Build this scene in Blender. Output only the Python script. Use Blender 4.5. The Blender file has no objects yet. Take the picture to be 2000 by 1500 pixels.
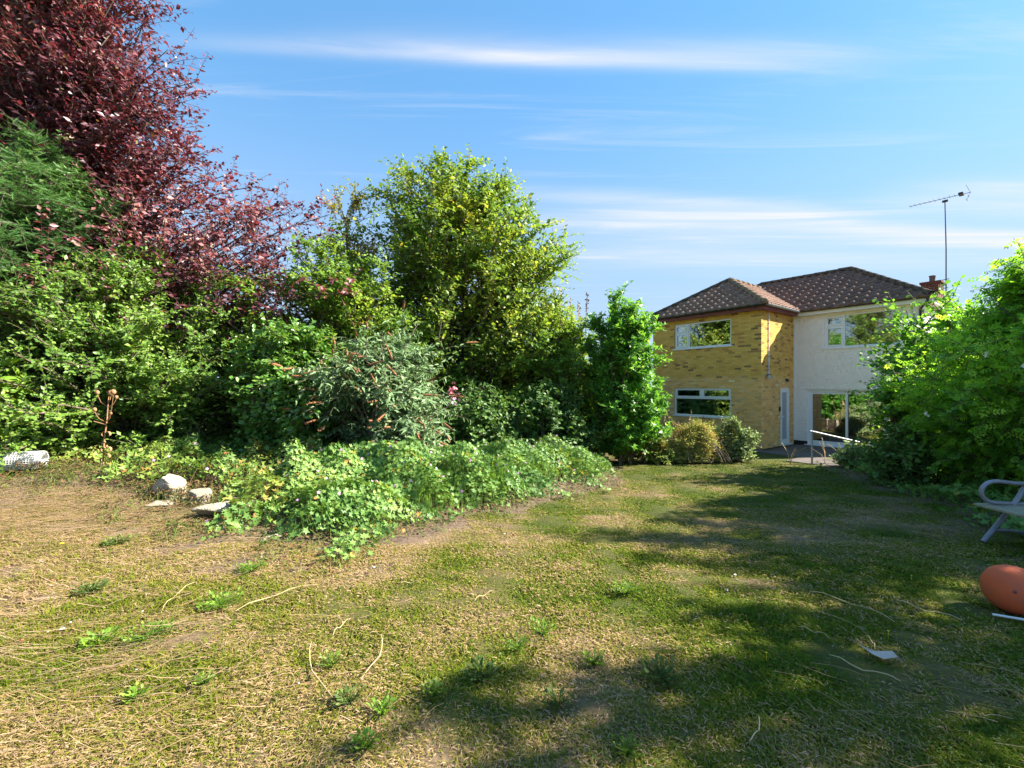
import bpy, bmesh, math, random
import numpy as np
from mathutils import Vector, Matrix

R = math.radians
rng = np.random.default_rng(7)
random.seed(7)
S = bpy.context.scene
COL = S.collection

# ------------------------------------------------------------------ camera, sky, sun, exposure
EYE = 1.6
cd = bpy.data.cameras.new('camera')
cam = bpy.data.objects.new('camera', cd)
COL.objects.link(cam)
cam.location = (0, 0, EYE)
cam.rotation_euler = (R(90), 0, 0)
cd.sensor_width = 36
cd.lens = 36 * 0.43
cd.shift_y = 0.0025
cd.clip_start = 0.05
cd.clip_end = 3000
S.camera = cam

SUN_AZ, SUN_EL = R(84.5), R(36.2)           # azimuth measured from +Y towards +X
SUNV = Vector((math.sin(SUN_AZ) * math.cos(SUN_EL), math.cos(SUN_AZ) * math.cos(SUN_EL), math.sin(SUN_EL)))
sl = bpy.data.lights.new('sun', 'SUN')
sl.energy = 3.3
sl.angle = R(0.6)
sl.color = (1.0, 0.93, 0.82)
so = bpy.data.objects.new('sun', sl)
COL.objects.link(so)
so.rotation_euler = SUNV.to_track_quat('Z', 'Y').to_euler()

W = bpy.data.worlds.new('World')
S.world = W
W.use_nodes = True
nt = W.node_tree
nt.nodes.clear()


def wn(t, **k):
    n = nt.nodes.new(t)
    for a, v in k.items():
        setattr(n, a, v)
    return n


def wm(op, a, b=None, c=None, clamp=False):
    n = wn('ShaderNodeMath', operation=op, use_clamp=clamp)
    for i, v in enumerate((a, b, c)):
        if v is None:
            continue
        if isinstance(v, (int, float)):
            n.inputs[i].default_value = v
        else:
            nt.links.new(v, n.inputs[i])
    return n.outputs[0]


sky = wn('ShaderNodeTexSky', sky_type='NISHITA', sun_disc=False)
sky.sun_elevation = SUN_EL
sky.sun_rotation = SUN_AZ
sky.air_density = 1.0
sky.dust_density = 0.4
sky.ozone_density = 1.2
hs = wn('ShaderNodeHueSaturation')
hs.inputs['Saturation'].default_value = 1.12
hs.inputs['Value'].default_value = 1.0
tn_ = wn('ShaderNodeMix', data_type='RGBA', blend_type='MULTIPLY')
tn_.inputs['Factor'].default_value = 1
nt.links.new(sky.outputs[0], tn_.inputs[6]); tn_.inputs[7].default_value = (0.66, 0.86, 0.90, 1)
nt.links.new(tn_.outputs[2], hs.inputs['Color'])
tc = wn('ShaderNodeTexCoord')
sep = wn('ShaderNodeSeparateXYZ')
nt.links.new(tc.outputs['Generated'], sep.inputs[0])
zc = wm('MAXIMUM', sep.outputs[2], 0.03)
U = wm('DIVIDE', sep.outputs[0], zc)         # position on a cloud sheet one unit up
V = wm('DIVIDE', sep.outputs[1], zc)
cmb = wn('ShaderNodeCombineXYZ')
nt.links.new(U, cmb.inputs[0]); nt.links.new(V, cmb.inputs[1])
mp = wn('ShaderNodeMapping')
mp.inputs['Scale'].default_value = (0.5, 4.6, 1)
nt.links.new(cmb.outputs[0], mp.inputs['Vector'])
nz = wn('ShaderNodeTexNoise')
nz.inputs['Scale'].default_value = 1.0
nz.inputs['Detail'].default_value = 10
nz.inputs['Roughness'].default_value = 0.62
nz.inputs['Distortion'].default_value = 0.9
nt.links.new(mp.outputs[0], nz.inputs['Vector'])
NZ = nz.outputs['Fac']
mp2 = wn('ShaderNodeMapping')
mp2.inputs['Scale'].default_value = (0.9, 0.9, 1)
nt.links.new(cmb.outputs[0], mp2.inputs['Vector'])
nz2 = wn('ShaderNodeTexNoise')
nz2.inputs['Scale'].default_value = 0.7
nz2.inputs['Detail'].default_value = 3
nt.links.new(mp2.outputs[0], nz2.inputs['Vector'])
WOB = wm('SUBTRACT', nz2.outputs['Fac'], 0.5)


def band(v0, w_near, w_far, u0, u1, soft, slope, wob, amt):
    """one streak of cirrus lying on the cloud sheet"""
    c = wm('ADD', wm('MULTIPLY', U, slope), v0)
    c = wm('ADD', c, wm('MULTIPLY', WOB, wob))
    d = wm('SUBTRACT', V, c)
    near = wm('DIVIDE', wm('MINIMUM', d, 0.0), w_near)
    far = wm('DIVIDE', wm('MAXIMUM', d, 0.0), w_far)
    q = wm('ADD', wm('MULTIPLY', near, near), wm('MULTIPLY', far, far))
    g = wm('POWER', 2.718, wm('MULTIPLY', q, -1.0))
    a = wn('ShaderNodeMapRange', interpolation_type='SMOOTHSTEP')
    a.inputs['From Min'].default_value = u0 - soft; a.inputs['From Max'].default_value = u0 + soft
    nt.links.new(U, a.inputs['Value'])
    b = wn('ShaderNodeMapRange', interpolation_type='SMOOTHSTEP')
    b.inputs['From Min'].default_value = u1 - soft; b.inputs['From Max'].default_value = u1 + soft
    b.inputs['To Min'].default_value = 1; b.inputs['To Max'].default_value = 0
    nt.links.new(U, b.inputs['Value'])
    g = wm('MULTIPLY', g, wm('MULTIPLY', a.outputs[0], b.outputs[0]))
    tex = wm('MULTIPLY_ADD', NZ, 2.6, -0.35)
    return wm('MULTIPLY', wm('MULTIPLY', g, tex), amt)


m = band(1.33, 0.075, 0.04, -0.35, 0.95, 0.45, 0.03, 0.10, 0.62)
m = wm('ADD', m, band(1.33, 0.045, 0.03, -0.85, 0.1, 0.35, 0.05, 0.05, 0.4))
m = wm('ADD', m, band(2.55, 0.16, 0.22, 0.3, 9.0, 0.7, 0.12, 0.45, 0.75))
m = wm('ADD', m, band(2.25, 0.10, 0.10, 0.1, 1.6, 0.5, 0.16, 0.25, 0.4))
m = wm('ADD', m, band(2.2, 0.12, 0.3, 2.1, 9.0, 0.4, 0.02, 0.3, 0.5))
m = wm('ADD', m, band(3.3, 0.4, 0.4, 0.2, 4.0, 1.0, 0.05, 0.6, 0.35))
gen = wn('ShaderNodeMapRange', interpolation_type='SMOOTHSTEP')
gen.inputs['From Min'].default_value = 0.52; gen.inputs['From Max'].default_value = 0.8
gen.inputs['To Max'].default_value = 0.38
nt.links.new(NZ, gen.inputs['Value'])
m = wm('ADD', m, gen.outputs[0])
def over(under, fac, colour):
    mx_ = wn('ShaderNodeMix', data_type='RGBA')
    if isinstance(fac, float):
        mx_.inputs['Factor'].default_value = fac
    else:
        nt.links.new(fac, mx_.inputs['Factor'])
    nt.links.new(under, mx_.inputs[6])
    mx_.inputs[7].default_value = (*colour, 1)
    return mx_.outputs[2]


hz = wn('ShaderNodeMapRange', interpolation_type='SMOOTHSTEP')   # thin veil thickening towards the horizon
hz.inputs['From Min'].default_value = 0.60; hz.inputs['From Max'].default_value = 0.05
hz.inputs['To Min'].default_value = 0.0; hz.inputs['To Max'].default_value = 0.85
nt.links.new(sep.outputs[2], hz.inputs['Value'])
col = over(hs.outputs[0], 0.66, (0.42, 1.00, 1.84))
col = over(col, hz.outputs[0], (1.25, 1.56, 2.05))
m = wm('MINIMUM', wm('MAXIMUM', m, 0.0), 0.92)
col = over(col, m, (2.10, 2.15, 2.32))
bg = wn('ShaderNodeBackground')
bg.inputs['Strength'].default_value = 0.08
nt.links.new(col, bg.inputs['Color'])
out = wn('ShaderNodeOutputWorld')
nt.links.new(bg.outputs[0], out.inputs[0])

S.view_settings.view_transform = 'Standard'
S.view_settings.look = 'None'
S.view_settings.gamma = 1
S.view_settings.use_curve_mapping = False
S.view_settings.exposure = 2.5
S.render.engine = 'CYCLES'
S.cycles.max_bounces = 10
S.cycles.diffuse_bounces = 8
S.cycles.transmission_bounces = 8
S.cycles.transparent_max_bounces = 8
S.cycles.caustics_reflective = False
S.cycles.caustics_refractive = False


# ------------------------------------------------------------------ ground shape
def ss(a, b, t):
    t = np.clip((np.asarray(t, float) - a) / (b - a), 0, 1)
    return t * t * (3 - 2 * t)


BX = np.array([-30, -13, -9.5, -6, -4.2, -3.6, -1.8, -0.76, 0.35, 2.2, 3.0, 3.4, 30])
BY = np.array([9, 8.4, 7.6, 6.9, 6.4, 5.4, 5.15, 6.35, 7.6, 9.8, 12.4, 40, 400])


def bed_front(x):
    return np.interp(x, BX, BY)


def gz(x, y):
    x = np.asarray(x, float); y = np.asarray(y, float)
    z = -0.63 * ss(1.0, 13.3, y)
    z = z + 0.55 * ss(-2.5, -7, x) * ss(3.5, 8.5, y)
    z = z + 0.42 * ss(0, 3.0, y - bed_front(x)) * ss(-7, -3, x) * ss(3.2, 1.0, x) * ss(18, 13, y)
    z = z + 0.012 * np.sin(x * 2.1 + 1) * np.sin(y * 1.7) * ss(14, 10, y)
    return z


def g1(x, y):
    return float(gz(x, y))


class Noise:
    """cheap smooth random field"""
    def __init__(self, seed, f, n=14, dim=3):
        r = np.random.default_rng(seed)
        k = r.normal(size=(n, dim)); k /= np.linalg.norm(k, axis=1, keepdims=True)
        self.k = k * f * r.uniform(0.5, 2.0, (n, 1)) * 2
        self.p = r.uniform(0, 6.283, n)
        self.n = n

    def __call__(self, P):
        return np.sin(P @ self.k.T + self.p).sum(1) / math.sqrt(self.n * 0.5)     # about unit variance


# ------------------------------------------------------------------ materials
def srgb(r, g, b):
    f = lambda c: c / 12.92 if c <= 0.04045 else ((c + 0.055) / 1.055) ** 2.4
    return (f(r / 255), f(g / 255), f(b / 255), 1)


def new_mat(name):
    m = bpy.data.materials.new(name)
    m.use_nodes = True
    m.node_tree.nodes.clear()
    return m, m.node_tree


def nd(t, typ, **k):
    n = t.nodes.new(typ)
    for a, v in k.items():
        setattr(n, a, v)
    return n


def ramp(t, src, stops):
    r = nd(t, 'ShaderNodeValToRGB')
    e = r.color_ramp.elements
    while len(e) < len(stops):
        e.new(0.5)
    for i, (p, c) in enumerate(stops):
        e[i].position = p
        e[i].color = c if len(c) == 4 else (*c, 1)
    t.links.new(src, r.inputs[0])
    return r.outputs[0]


def leaf_mat(name, stops, trans=0.45, rough=0.5, spec=0.3, tcol=(1.25, 1.15, 0.6), gain=2.1):
    m, t = new_mat(name)
    a = nd(t, 'ShaderNodeAttribute', attribute_name='tint')
    c = ramp(t, a.outputs['Fac'], [(q, tuple(gain * e for e in k_)) for q, k_ in stops])
    p = nd(t, 'ShaderNodeBsdfPrincipled')
    p.inputs['Roughness'].default_value = rough
    p.inputs['Specular IOR Level'].default_value = spec
    t.links.new(c, p.inputs['Base Color'])
    tr = nd(t, 'ShaderNodeBsdfTranslucent')
    mu = nd(t, 'ShaderNodeMix', data_type='RGBA', blend_type='MULTIPLY')
    mu.inputs['Factor'].default_value = 1
    t.links.new(c, mu.inputs[6]); mu.inputs[7].default_value = (*tcol, 1)
    t.links.new(mu.outputs[2], tr.inputs['Color'])
    mx = nd(t, 'ShaderNodeMixShader')
    mx.inputs[0].default_value = trans
    t.links.new(p.outputs[0], mx.inputs[1]); t.links.new(tr.outputs[0], mx.inputs[2])
    o = nd(t, 'ShaderNodeOutputMaterial')
    t.links.new(mx.outputs[0], o.inputs[0])
    return m


def mat(name, col, rough=0.6, spec=0.4, metal=0.0, noise=None, bump=None, obj_rand=None, tint=None):
    """noise: (scale, colour2, lo, hi)  bump: (scale, strength, distance)  obj_rand: stops  tint: stops over face attribute + object random"""
    m, t = new_mat(name)
    p = nd(t, 'ShaderNodeBsdfPrincipled')
    p.inputs['Roughness'].default_value = rough
    p.inputs['Specular IOR Level'].default_value = spec
    p.inputs['Metallic'].default_value = metal
    p.inputs['Base Color'].default_value = col if len(col) == 4 else (*col, 1)
    o = nd(t, 'ShaderNodeOutputMaterial')
    t.links.new(p.outputs[0], o.inputs[0])
    tcn = nd(t, 'ShaderNodeTexCoord')
    cur = None
    if tint:
        a = nd(t, 'ShaderNodeAttribute', attribute_name='tint')
        oi = nd(t, 'ShaderNodeObjectInfo')
        ad = nd(t, 'ShaderNodeMath', operation='ADD')
        t.links.new(a.outputs['Fac'], ad.inputs[0]); t.links.new(oi.outputs['Random'], ad.inputs[1])
        fr = nd(t, 'ShaderNodeMath', operation='FRACT')
        t.links.new(ad.outputs[0], fr.inputs[0])
        cur = ramp(t, fr.outputs[0], tint)
    if noise:
        sc, c2, lo, hi = noise
        n = nd(t, 'ShaderNodeTexNoise')
        n.inputs['Scale'].default_value = sc
        n.inputs['Detail'].default_value = 6
        n.inputs['Roughness'].default_value = 0.65
        t.links.new(tcn.outputs['Object'], n.inputs['Vector'])
        mr = nd(t, 'ShaderNodeMapRange')
        mr.inputs['From Min'].default_value = lo; mr.inputs['From Max'].default_value = hi
        t.links.new(n.outputs['Fac'], mr.inputs['Value'])
        mx = nd(t, 'ShaderNodeMix', data_type='RGBA')
        t.links.new(mr.outputs[0], mx.inputs['Factor'])
        if cur:
            t.links.new(cur, mx.inputs[6])
        else:
            mx.inputs[6].default_value = col if len(col) == 4 else (*col, 1)
        mx.inputs[7].default_value = c2 if len(c2) == 4 else (*c2, 1)
        cur = mx.outputs[2]
    if cur:
        t.links.new(cur, p.inputs['Base Color'])
    if bump:
        n = nd(t, 'ShaderNodeTexNoise')
        n.inputs['Scale'].default_value = bump[0]
        n.inputs['Detail'].default_value = 5
        t.links.new(tcn.outputs['Object'], n.inputs['Vector'])
        b = nd(t, 'ShaderNodeBump')
        b.inputs['Strength'].default_value = bump[1]
        b.inputs['Distance'].default_value = bump[2]
        t.links.new(n.outputs['Fac'], b.inputs['Height'])
        t.links.new(b.outputs[0], p.inputs['Normal'])
    return m


M = {}
M['bark'] = mat('bark', (0.09, 0.065, 0.045), 0.9, noise=(9, (0.19, 0.15, 0.11), 0.4, 0.65), bump=(30, 0.6, 0.01))
M['bark_pale'] = mat('bark_pale', (0.24, 0.19, 0.13), 0.9, noise=(9, (0.12, 0.09, 0.06), 0.4, 0.65), bump=(30, 0.6, 0.01))
M['plum'] = leaf_mat('plum_leaf', [(0.0, (0.034, 0.011, 0.017)), (0.4, (0.082, 0.023, 0.030)), (0.7, (0.145, 0.048, 0.050)), (0.93, (0.19, 0.10, 0.09)), (1, (0.10, 0.10, 0.03))], 0.3, 0.42, 0.5, (1.4, 0.62, 0.62), 1.9)
M['hazel'] = leaf_mat('hazel_leaf', [(0.0, (0.045, 0.095, 0.013)), (0.5, (0.095, 0.154, 0.020)), (0.85, (0.153, 0.191, 0.024)), (1, (0.234, 0.206, 0.033))], 0.45, 0.48, 0.35)
M['yellowgreen'] = leaf_mat('yellow_green_leaf', [(0.0, (0.048, 0.103, 0.013)), (0.5, (0.100, 0.175, 0.020)), (0.9, (0.160, 0.227, 0.028)), (1, (0.224, 0.227, 0.033))], 0.45, 0.5, 0.3)
M['sparse'] = leaf_mat('sparse_leaf', [(0.0, (0.09, 0.11, 0.02)), (0.6, (0.19, 0.18, 0.035)), (1, (0.30, 0.22, 0.05))], 0.4, 0.5, 0.3)
M['privet'] = leaf_mat('privet_leaf', [(0.0, (0.042, 0.090, 0.016)), (0.5, (0.080, 0.150, 0.022)), (0.9, (0.130, 0.205, 0.032)), (1, (0.17, 0.22, 0.05))], 0.42, 0.42, 0.4)
M['yew'] = leaf_mat('conifer_leaf', [(0.0, (0.022, 0.065, 0.016)), (0.6, (0.050, 0.115, 0.024)), (1, (0.095, 0.165, 0.030))], 0.3, 0.5, 0.3, (1.2, 1.15, 0.6), 2.1)
M['laurel'] = leaf_mat('laurel_leaf', [(0.0, (0.030, 0.080, 0.014)), (0.6, (0.065, 0.140, 0.022)), (1, (0.12, 0.20, 0.03))], 0.3, 0.38, 0.5)
M['buddleia'] = leaf_mat('buddleia_leaf', [(0.0, (0.060, 0.105, 0.042)), (0.6, (0.100, 0.155, 0.068)), (1, (0.19, 0.24, 0.13))], 0.25, 0.6, 0.25, (1.1, 1.15, 0.8))
M['upright'] = leaf_mat('upright_leaf', [(0.0, (0.035, 0.105, 0.014)), (0.5, (0.065, 0.165, 0.020)), (0.9, (0.11, 0.235, 0.03)), (1, (0.18, 0.26, 0.04))], 0.48, 0.42, 0.4, (1.2, 1.1, 0.6), 2.2)
M['jasmine'] = leaf_mat('jasmine_leaf', [(0.0, (0.034, 0.090, 0.012)), (0.5, (0.075, 0.155, 0.016)), (0.9, (0.13, 0.225, 0.022)), (1, (0.2, 0.26, 0.04))], 0.58, 0.42, 0.4, (1.25, 1.15, 0.6), 3.3)
M['geranium'] = leaf_mat('geranium_leaf', [(0.0, (0.039, 0.088, 0.017)), (0.45, (0.073, 0.135, 0.027)), (0.86, (0.129, 0.194, 0.049)), (0.93, (0.206, 0.216, 0.038)), (1, (0.258, 0.108, 0.028))], 0.28, 0.5, 0.3)
M['bramble'] = leaf_mat('bramble_leaf', [(0.0, (0.042, 0.085, 0.016)), (0.45, (0.080, 0.130, 0.022)), (0.78, (0.13, 0.16, 0.03)), (0.9, (0.20, 0.13, 0.035)), (1, (0.19, 0.07, 0.03))], 0.3, 0.5, 0.3)
M['herb'] = leaf_mat('herb_leaf', [(0.0, (0.108, 0.162, 0.033)), (0.4, (0.203, 0.230, 0.052)), (0.7, (0.297, 0.216, 0.091)), (1, (0.270, 0.135, 0.065))], 0.3, 0.7, 0.2)
M['deadleaf'] = leaf_mat('dead_leaf', [(0.0, (0.060, 0.045, 0.022)), (0.4, (0.13, 0.085, 0.042)), (0.62, (0.085, 0.105, 0.022)), (0.8, (0.20, 0.12, 0.06)), (1, (0.16, 0.06, 0.03))], 0.25, 0.7, 0.15, (1.1, 1.0, 0.8), 1.2)
M['sage'] = leaf_mat('sage_leaf', [(0.0, (0.09, 0.13, 0.045)), (0.6, (0.15, 0.19, 0.075)), (1, (0.24, 0.27, 0.13))], 0.25, 0.7, 0.2, (1.1, 1.1, 0.8))
M['ivy'] = leaf_mat('ivy_leaf', [(0.0, (0.024, 0.058, 0.014)), (0.6, (0.048, 0.095, 0.020)), (1, (0.08, 0.140, 0.03))], 0.25, 0.5, 0.3)
M['clover'] = leaf_mat('clover_leaf', [(0.0, (0.050, 0.095, 0.018)), (0.5, (0.090, 0.140, 0.030)), (0.9, (0.150, 0.180, 0.050)), (1, (0.2, 0.18, 0.04))], 0.25, 0.6, 0.2, (1.1, 1.1, 0.8), 1.15)
M['spike'] = mat('dry_spike', (0.21, 0.095, 0.045), 0.9, 0.1, noise=(14, (0.33, 0.16, 0.08), 0.4, 0.65))
M['pink'] = mat('pink_petal', (0.62, 0.33, 0.52), 0.7, 0.2)
M['rose'] = mat('rose_petal', (0.65, 0.22, 0.27), 0.7, 0.2)
M['white_petal'] = mat('white_petal', (0.75, 0.72, 0.72), 0.7, 0.2)
M['yellow'] = mat('yellow_petal', (0.75, 0.60, 0.02), 0.7, 0.2)
M['grass'] = leaf_mat('grass_blade', [(0.0, (0.055, 0.105, 0.010)), (0.30, (0.120, 0.170, 0.012)), (0.48, (0.205, 0.205, 0.022)), (0.66, (0.365, 0.240, 0.110)), (1, (0.580, 0.415, 0.275))], 0.25, 0.8, 0.06, (1.1, 1.1, 0.8), 0.98)
M['straw'] = mat('straw', (0.52, 0.40, 0.22), 0.8, 0.2, noise=(20, (0.36, 0.25, 0.12), 0.4, 0.7))
M['twig'] = mat('twig', (0.22, 0.14, 0.08), 0.9, 0.2)
M['stone'] = mat('limestone', (0.52, 0.45, 0.33), 0.95, 0.2, noise=(14, (0.20, 0.165, 0.10), 0.50, 0.66), bump=(16, 1.0, 0.04))
M['pebble'] = mat('pebble', (0.60, 0.56, 0.50), 0.9, 0.2, noise=(30, (0.4, 0.36, 0.3), 0.4, 0.7))
M['shard'] = mat('brick_shard', (0.45, 0.15, 0.07), 0.9, 0.2, noise=(40, (0.33, 0.12, 0.06), 0.4, 0.7))
M['upper_brick'] = mat('golden_brick', (0.576, 0.405, 0.135), 0.9, 0.15, tint=[(0.0, (0.691, 0.399, 0.095)), (0.35, (0.756, 0.486, 0.141)), (0.6, (0.618, 0.345, 0.083)), (0.84, (0.720, 0.426, 0.114)), (0.88, (0.476, 0.249, 0.081)), (0.95, (0.417, 0.222, 0.081)), (0.965, (0.217, 0.129, 0.075)), (1.0, (0.273, 0.156, 0.081))], noise=(35, (0.490, 0.276, 0.081), 0.5, 0.85), bump=(90, 0.5, 0.006))
M['lower_brick'] = mat('buff_brick', (0.676, 0.437, 0.137), 0.9, 0.15, tint=[(0.0, (0.710, 0.401, 0.130)), (0.35, (0.828, 0.488, 0.185)), (0.6, (0.592, 0.328, 0.112)), (0.85, (0.840, 0.561, 0.259)), (0.93, (0.439, 0.241, 0.103)), (1.0, (0.840, 0.655, 0.355))], noise=(35, (0.541, 0.314, 0.123), 0.5, 0.85), bump=(90, 0.5, 0.006))
M['mortar_up'] = mat('ochre_mortar', (0.608, 0.351, 0.111), 0.95, 0.1, noise=(25, (0.456, 0.257, 0.091), 0.4, 0.7))
M['mortar_low'] = mat('pale_mortar', (0.773, 0.571, 0.345), 0.95, 0.1, noise=(25, (0.607, 0.434, 0.253), 0.4, 0.7))
M['render'] = mat('roughcast', (0.88, 0.81, 0.76), 0.95, 0.1, noise=(3, (0.82, 0.745, 0.69), 0.45, 0.75), bump=(34, 0.55, 0.02))
M['white'] = mat('white_upvc', (0.80, 0.80, 0.82), 0.35, 0.45, noise=(4, (0.74, 0.74, 0.75), 0.45, 0.8))
M['cream'] = mat('cream_board', (0.76, 0.73, 0.66), 0.5, 0.4, noise=(6, (0.66, 0.62, 0.55), 0.5, 0.8))
M['maroon'] = mat('maroon_board', (0.20, 0.048, 0.048), 0.45, 0.4, noise=(6, (0.15, 0.04, 0.04), 0.4, 0.7))
M['gutter'] = mat('black_gutter', (0.025, 0.025, 0.028), 0.35, 0.5)
M['gutter_grey'] = mat('grey_gutter', (0.30, 0.30, 0.31), 0.4, 0.5)
M['tile'] = mat('concrete_tile', (0.307, 0.190, 0.135), 0.9, 0.15, tint=[(0.0, (0.241, 0.142, 0.101)), (0.3, (0.307, 0.186, 0.131)), (0.55, (0.210, 0.122, 0.088)), (0.8, (0.338, 0.214, 0.154)), (1.0, (0.261, 0.157, 0.118))], noise=(7, (0.123, 0.081, 0.063), 0.50, 0.8), bump=(60, 0.4, 0.006))
M['tile_dark'] = mat('weathered_tile', (0.307, 0.190, 0.135), 0.9, 0.15, tint=[(0.0, (0.205, 0.124, 0.090)), (0.4, (0.251, 0.152, 0.113)), (0.7, (0.169, 0.102, 0.077)), (1.0, (0.230, 0.142, 0.110))], noise=(7, (0.092, 0.062, 0.049), 0.46, 0.8), bump=(60, 0.4, 0.006))
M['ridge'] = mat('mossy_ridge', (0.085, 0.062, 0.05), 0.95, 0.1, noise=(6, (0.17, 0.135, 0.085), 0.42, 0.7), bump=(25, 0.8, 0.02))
M['ridge_pale'] = mat('lichen_ridge', (0.27, 0.19, 0.12), 0.95, 0.1, noise=(6, (0.13, 0.09, 0.06), 0.42, 0.7), bump=(25, 0.8, 0.02))  # paler brown with darker mottling, for the wing's ridge and right hip
M['felt'] = mat('roof_felt', (0.05, 0.04, 0.035), 0.95, 0.1)
M['red_brick'] = mat('red_brick', (0.4, 0.3, 0.1), 0.9, 0.15, tint=[(0, (0.11, 0.05, 0.038)), (0.5, (0.14, 0.06, 0.045)), (1, (0.085, 0.045, 0.036))])
M['clay'] = mat('clay_pot', (0.16, 0.12, 0.10), 0.8, 0.2)
M['metal'] = mat('galvanised', (0.40, 0.41, 0.43), 0.6, 0.4, 0.5, noise=(20, (0.38, 0.39, 0.40), 0.4, 0.7))
M['alu_dark'] = mat('weathered_alu', (0.12, 0.12, 0.13), 0.45, 0.5, 0.5)
M['bench_tube'] = mat('grey_tube', (0.27, 0.27, 0.31), 0.45, 0.45, 0.2, noise=(18, (0.19, 0.19, 0.21), 0.4, 0.7))
M['old_wood'] = mat('weathered_wood', (0.38, 0.33, 0.24), 0.85, 0.2, noise=(12, (0.24, 0.20, 0.14), 0.4, 0.7), bump=(40, 0.5, 0.005))
M['fence_wood'] = mat('fence_wood', (0.20, 0.125, 0.075), 0.9, 0.15, noise=(8, (0.12, 0.075, 0.05), 0.4, 0.7), bump=(30, 0.5, 0.006))
M['ball'] = mat('faded_orange_rubber', (0.64, 0.115, 0.040), 0.7, 0.3, noise=(7, (0.42, 0.12, 0.07), 0.46, 0.72), bump=(120, 0.3, 0.003))
M['paper'] = mat('paper', (0.52, 0.42, 0.36), 0.8, 0.2, noise=(12, (0.42, 0.32, 0.26), 0.5, 0.8))
M['plastic_net'] = mat('white_mesh', (0.72, 0.72, 0.70), 0.6, 0.3)
M['teasel'] = mat('dry_teasel', (0.38, 0.22, 0.11), 0.9, 0.15, noise=(30, (0.27, 0.14, 0.07), 0.4, 0.7))
M['patio'] = mat('patio_slab', (0.15, 0.125, 0.110), 0.9, 0.2, noise=(5, (0.09, 0.075, 0.068), 0.4, 0.7), bump=(40, 0.5, 0.006), )
M['curtain'] = mat('curtain', (0.50, 0.44, 0.30), 0.9, 0.1, noise=(5, (0.32, 0.32, 0.20), 0.45, 0.6))
M['room'] = mat('room_plaster', (0.42, 0.36, 0.28), 0.9, 0.1)
M['floor_in'] = mat('room_floor', (0.20, 0.13, 0.09), 0.7, 0.2)
M['pine'] = mat('orange_pine', (0.60, 0.22, 0.06), 0.5, 0.4)
M['dark_frame'] = mat('dark_frame', (0.06, 0.05, 0.05), 0.5, 0.3)
M['blue'] = mat('blue_plastic', (0.02, 0.10, 0.45), 0.4, 0.4)
M['yellow_plastic'] = mat('yellow_plastic', (0.75, 0.45, 0.03), 0.4, 0.4)
M['black'] = mat('black_plastic', (0.02, 0.02, 0.02), 0.4, 0.4)
M['lamp_glass'] = mat('lamp_glass', (0.5, 0.5, 0.52), 0.15, 0.6)
M['dpc'] = mat('bitumen_plinth', (0.018, 0.018, 0.02), 0.7, 0.3)
M['frost'] = mat('frosted_glass', (0.36, 0.38, 0.42), 0.35, 0.6, noise=(60, (0.27, 0.29, 0.33), 0.4, 0.7))


def glass_mat():
    m, t = new_mat('window_glass')
    fr = nd(t, 'ShaderNodeFresnel'); fr.inputs[0].default_value = 1.75
    gl = nd(t, 'ShaderNodeBsdfGlossy'); gl.inputs['Roughness'].default_value = 0.02
    gl.inputs['Color'].default_value = (0.9, 0.92, 0.95, 1)
    tp = nd(t, 'ShaderNodeBsdfTransparent'); tp.inputs['Color'].default_value = (0.80, 0.84, 0.82, 1)
    ad = nd(t, 'ShaderNodeMath', operation='ADD', use_clamp=True); ad.inputs[1].default_value = 0.22
    t.links.new(fr.outputs[0], ad.inputs[0])
    tn = nd(t, 'ShaderNodeTexNoise'); tn.inputs['Scale'].default_value = 1.3
    tcn = nd(t, 'ShaderNodeTexCoord'); t.links.new(tcn.outputs['Object'], tn.inputs['Vector'])
    b = nd(t, 'ShaderNodeBump'); b.inputs['Strength'].default_value = 0.06; b.inputs['Distance'].default_value = 0.05
    t.links.new(tn.outputs['Fac'], b.inputs['Height']); t.links.new(b.outputs[0], gl.inputs['Normal'])
    mx = nd(t, 'ShaderNodeMixShader')
    t.links.new(ad.outputs[0], mx.inputs[0]); t.links.new(tp.outputs[0], mx.inputs[1]); t.links.new(gl.outputs[0], mx.inputs[2])
    o = nd(t, 'ShaderNodeOutputMaterial'); t.links.new(mx.outputs[0], o.inputs[0])
    return m


M['glass'] = glass_mat()


# ------------------------------------------------------------------ object helpers
def tag(o, label=None, cat=None, group=None, kind=None):
    if label: o['label'] = label
    if cat: o['category'] = cat
    if group: o['group'] = group
    if kind: o['kind'] = kind
    return o


def empty(name, loc, label, cat, group=None, rz=0.0):
    o = bpy.data.objects.new(name, None)
    COL.objects.link(o)
    o.location = loc
    o.rotation_euler = (0, 0, rz)
    o.empty_display_size = 0.1
    return tag(o, label, cat, group)


def link(name, me, m, parent=None):
    o = bpy.data.objects.new(name, me)
    COL.objects.link(o)
    if m is not None and not me.materials:
        me.materials.append(m)
    if parent is not None:
        o.parent = parent
    return o


def np_mesh(name, verts, faces, tint=None, smooth=False):
    """verts (n,3); faces (m,k) all of one size"""
    verts = np.ascontiguousarray(verts, np.float32)
    faces = np.ascontiguousarray(faces, np.int32)
    me = bpy.data.meshes.new(name)
    me.vertices.add(len(verts)); me.vertices.foreach_set('co', verts.ravel())
    k = faces.shape[1]
    me.loops.add(faces.size); me.loops.foreach_set('vertex_index', faces.ravel())
    me.polygons.add(len(faces))
    me.polygons.foreach_set('loop_start', np.arange(0, faces.size, k, dtype=np.int32))
    if smooth:
        me.polygons.foreach_set('use_smooth', np.ones(len(faces), bool))
    if tint is not None:
        a = me.attributes.new('tint', 'FLOAT', 'FACE')
        a.data.foreach_set('value', np.ascontiguousarray(tint, np.float32))
    me.update(calc_edges=True)
    return me


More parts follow.
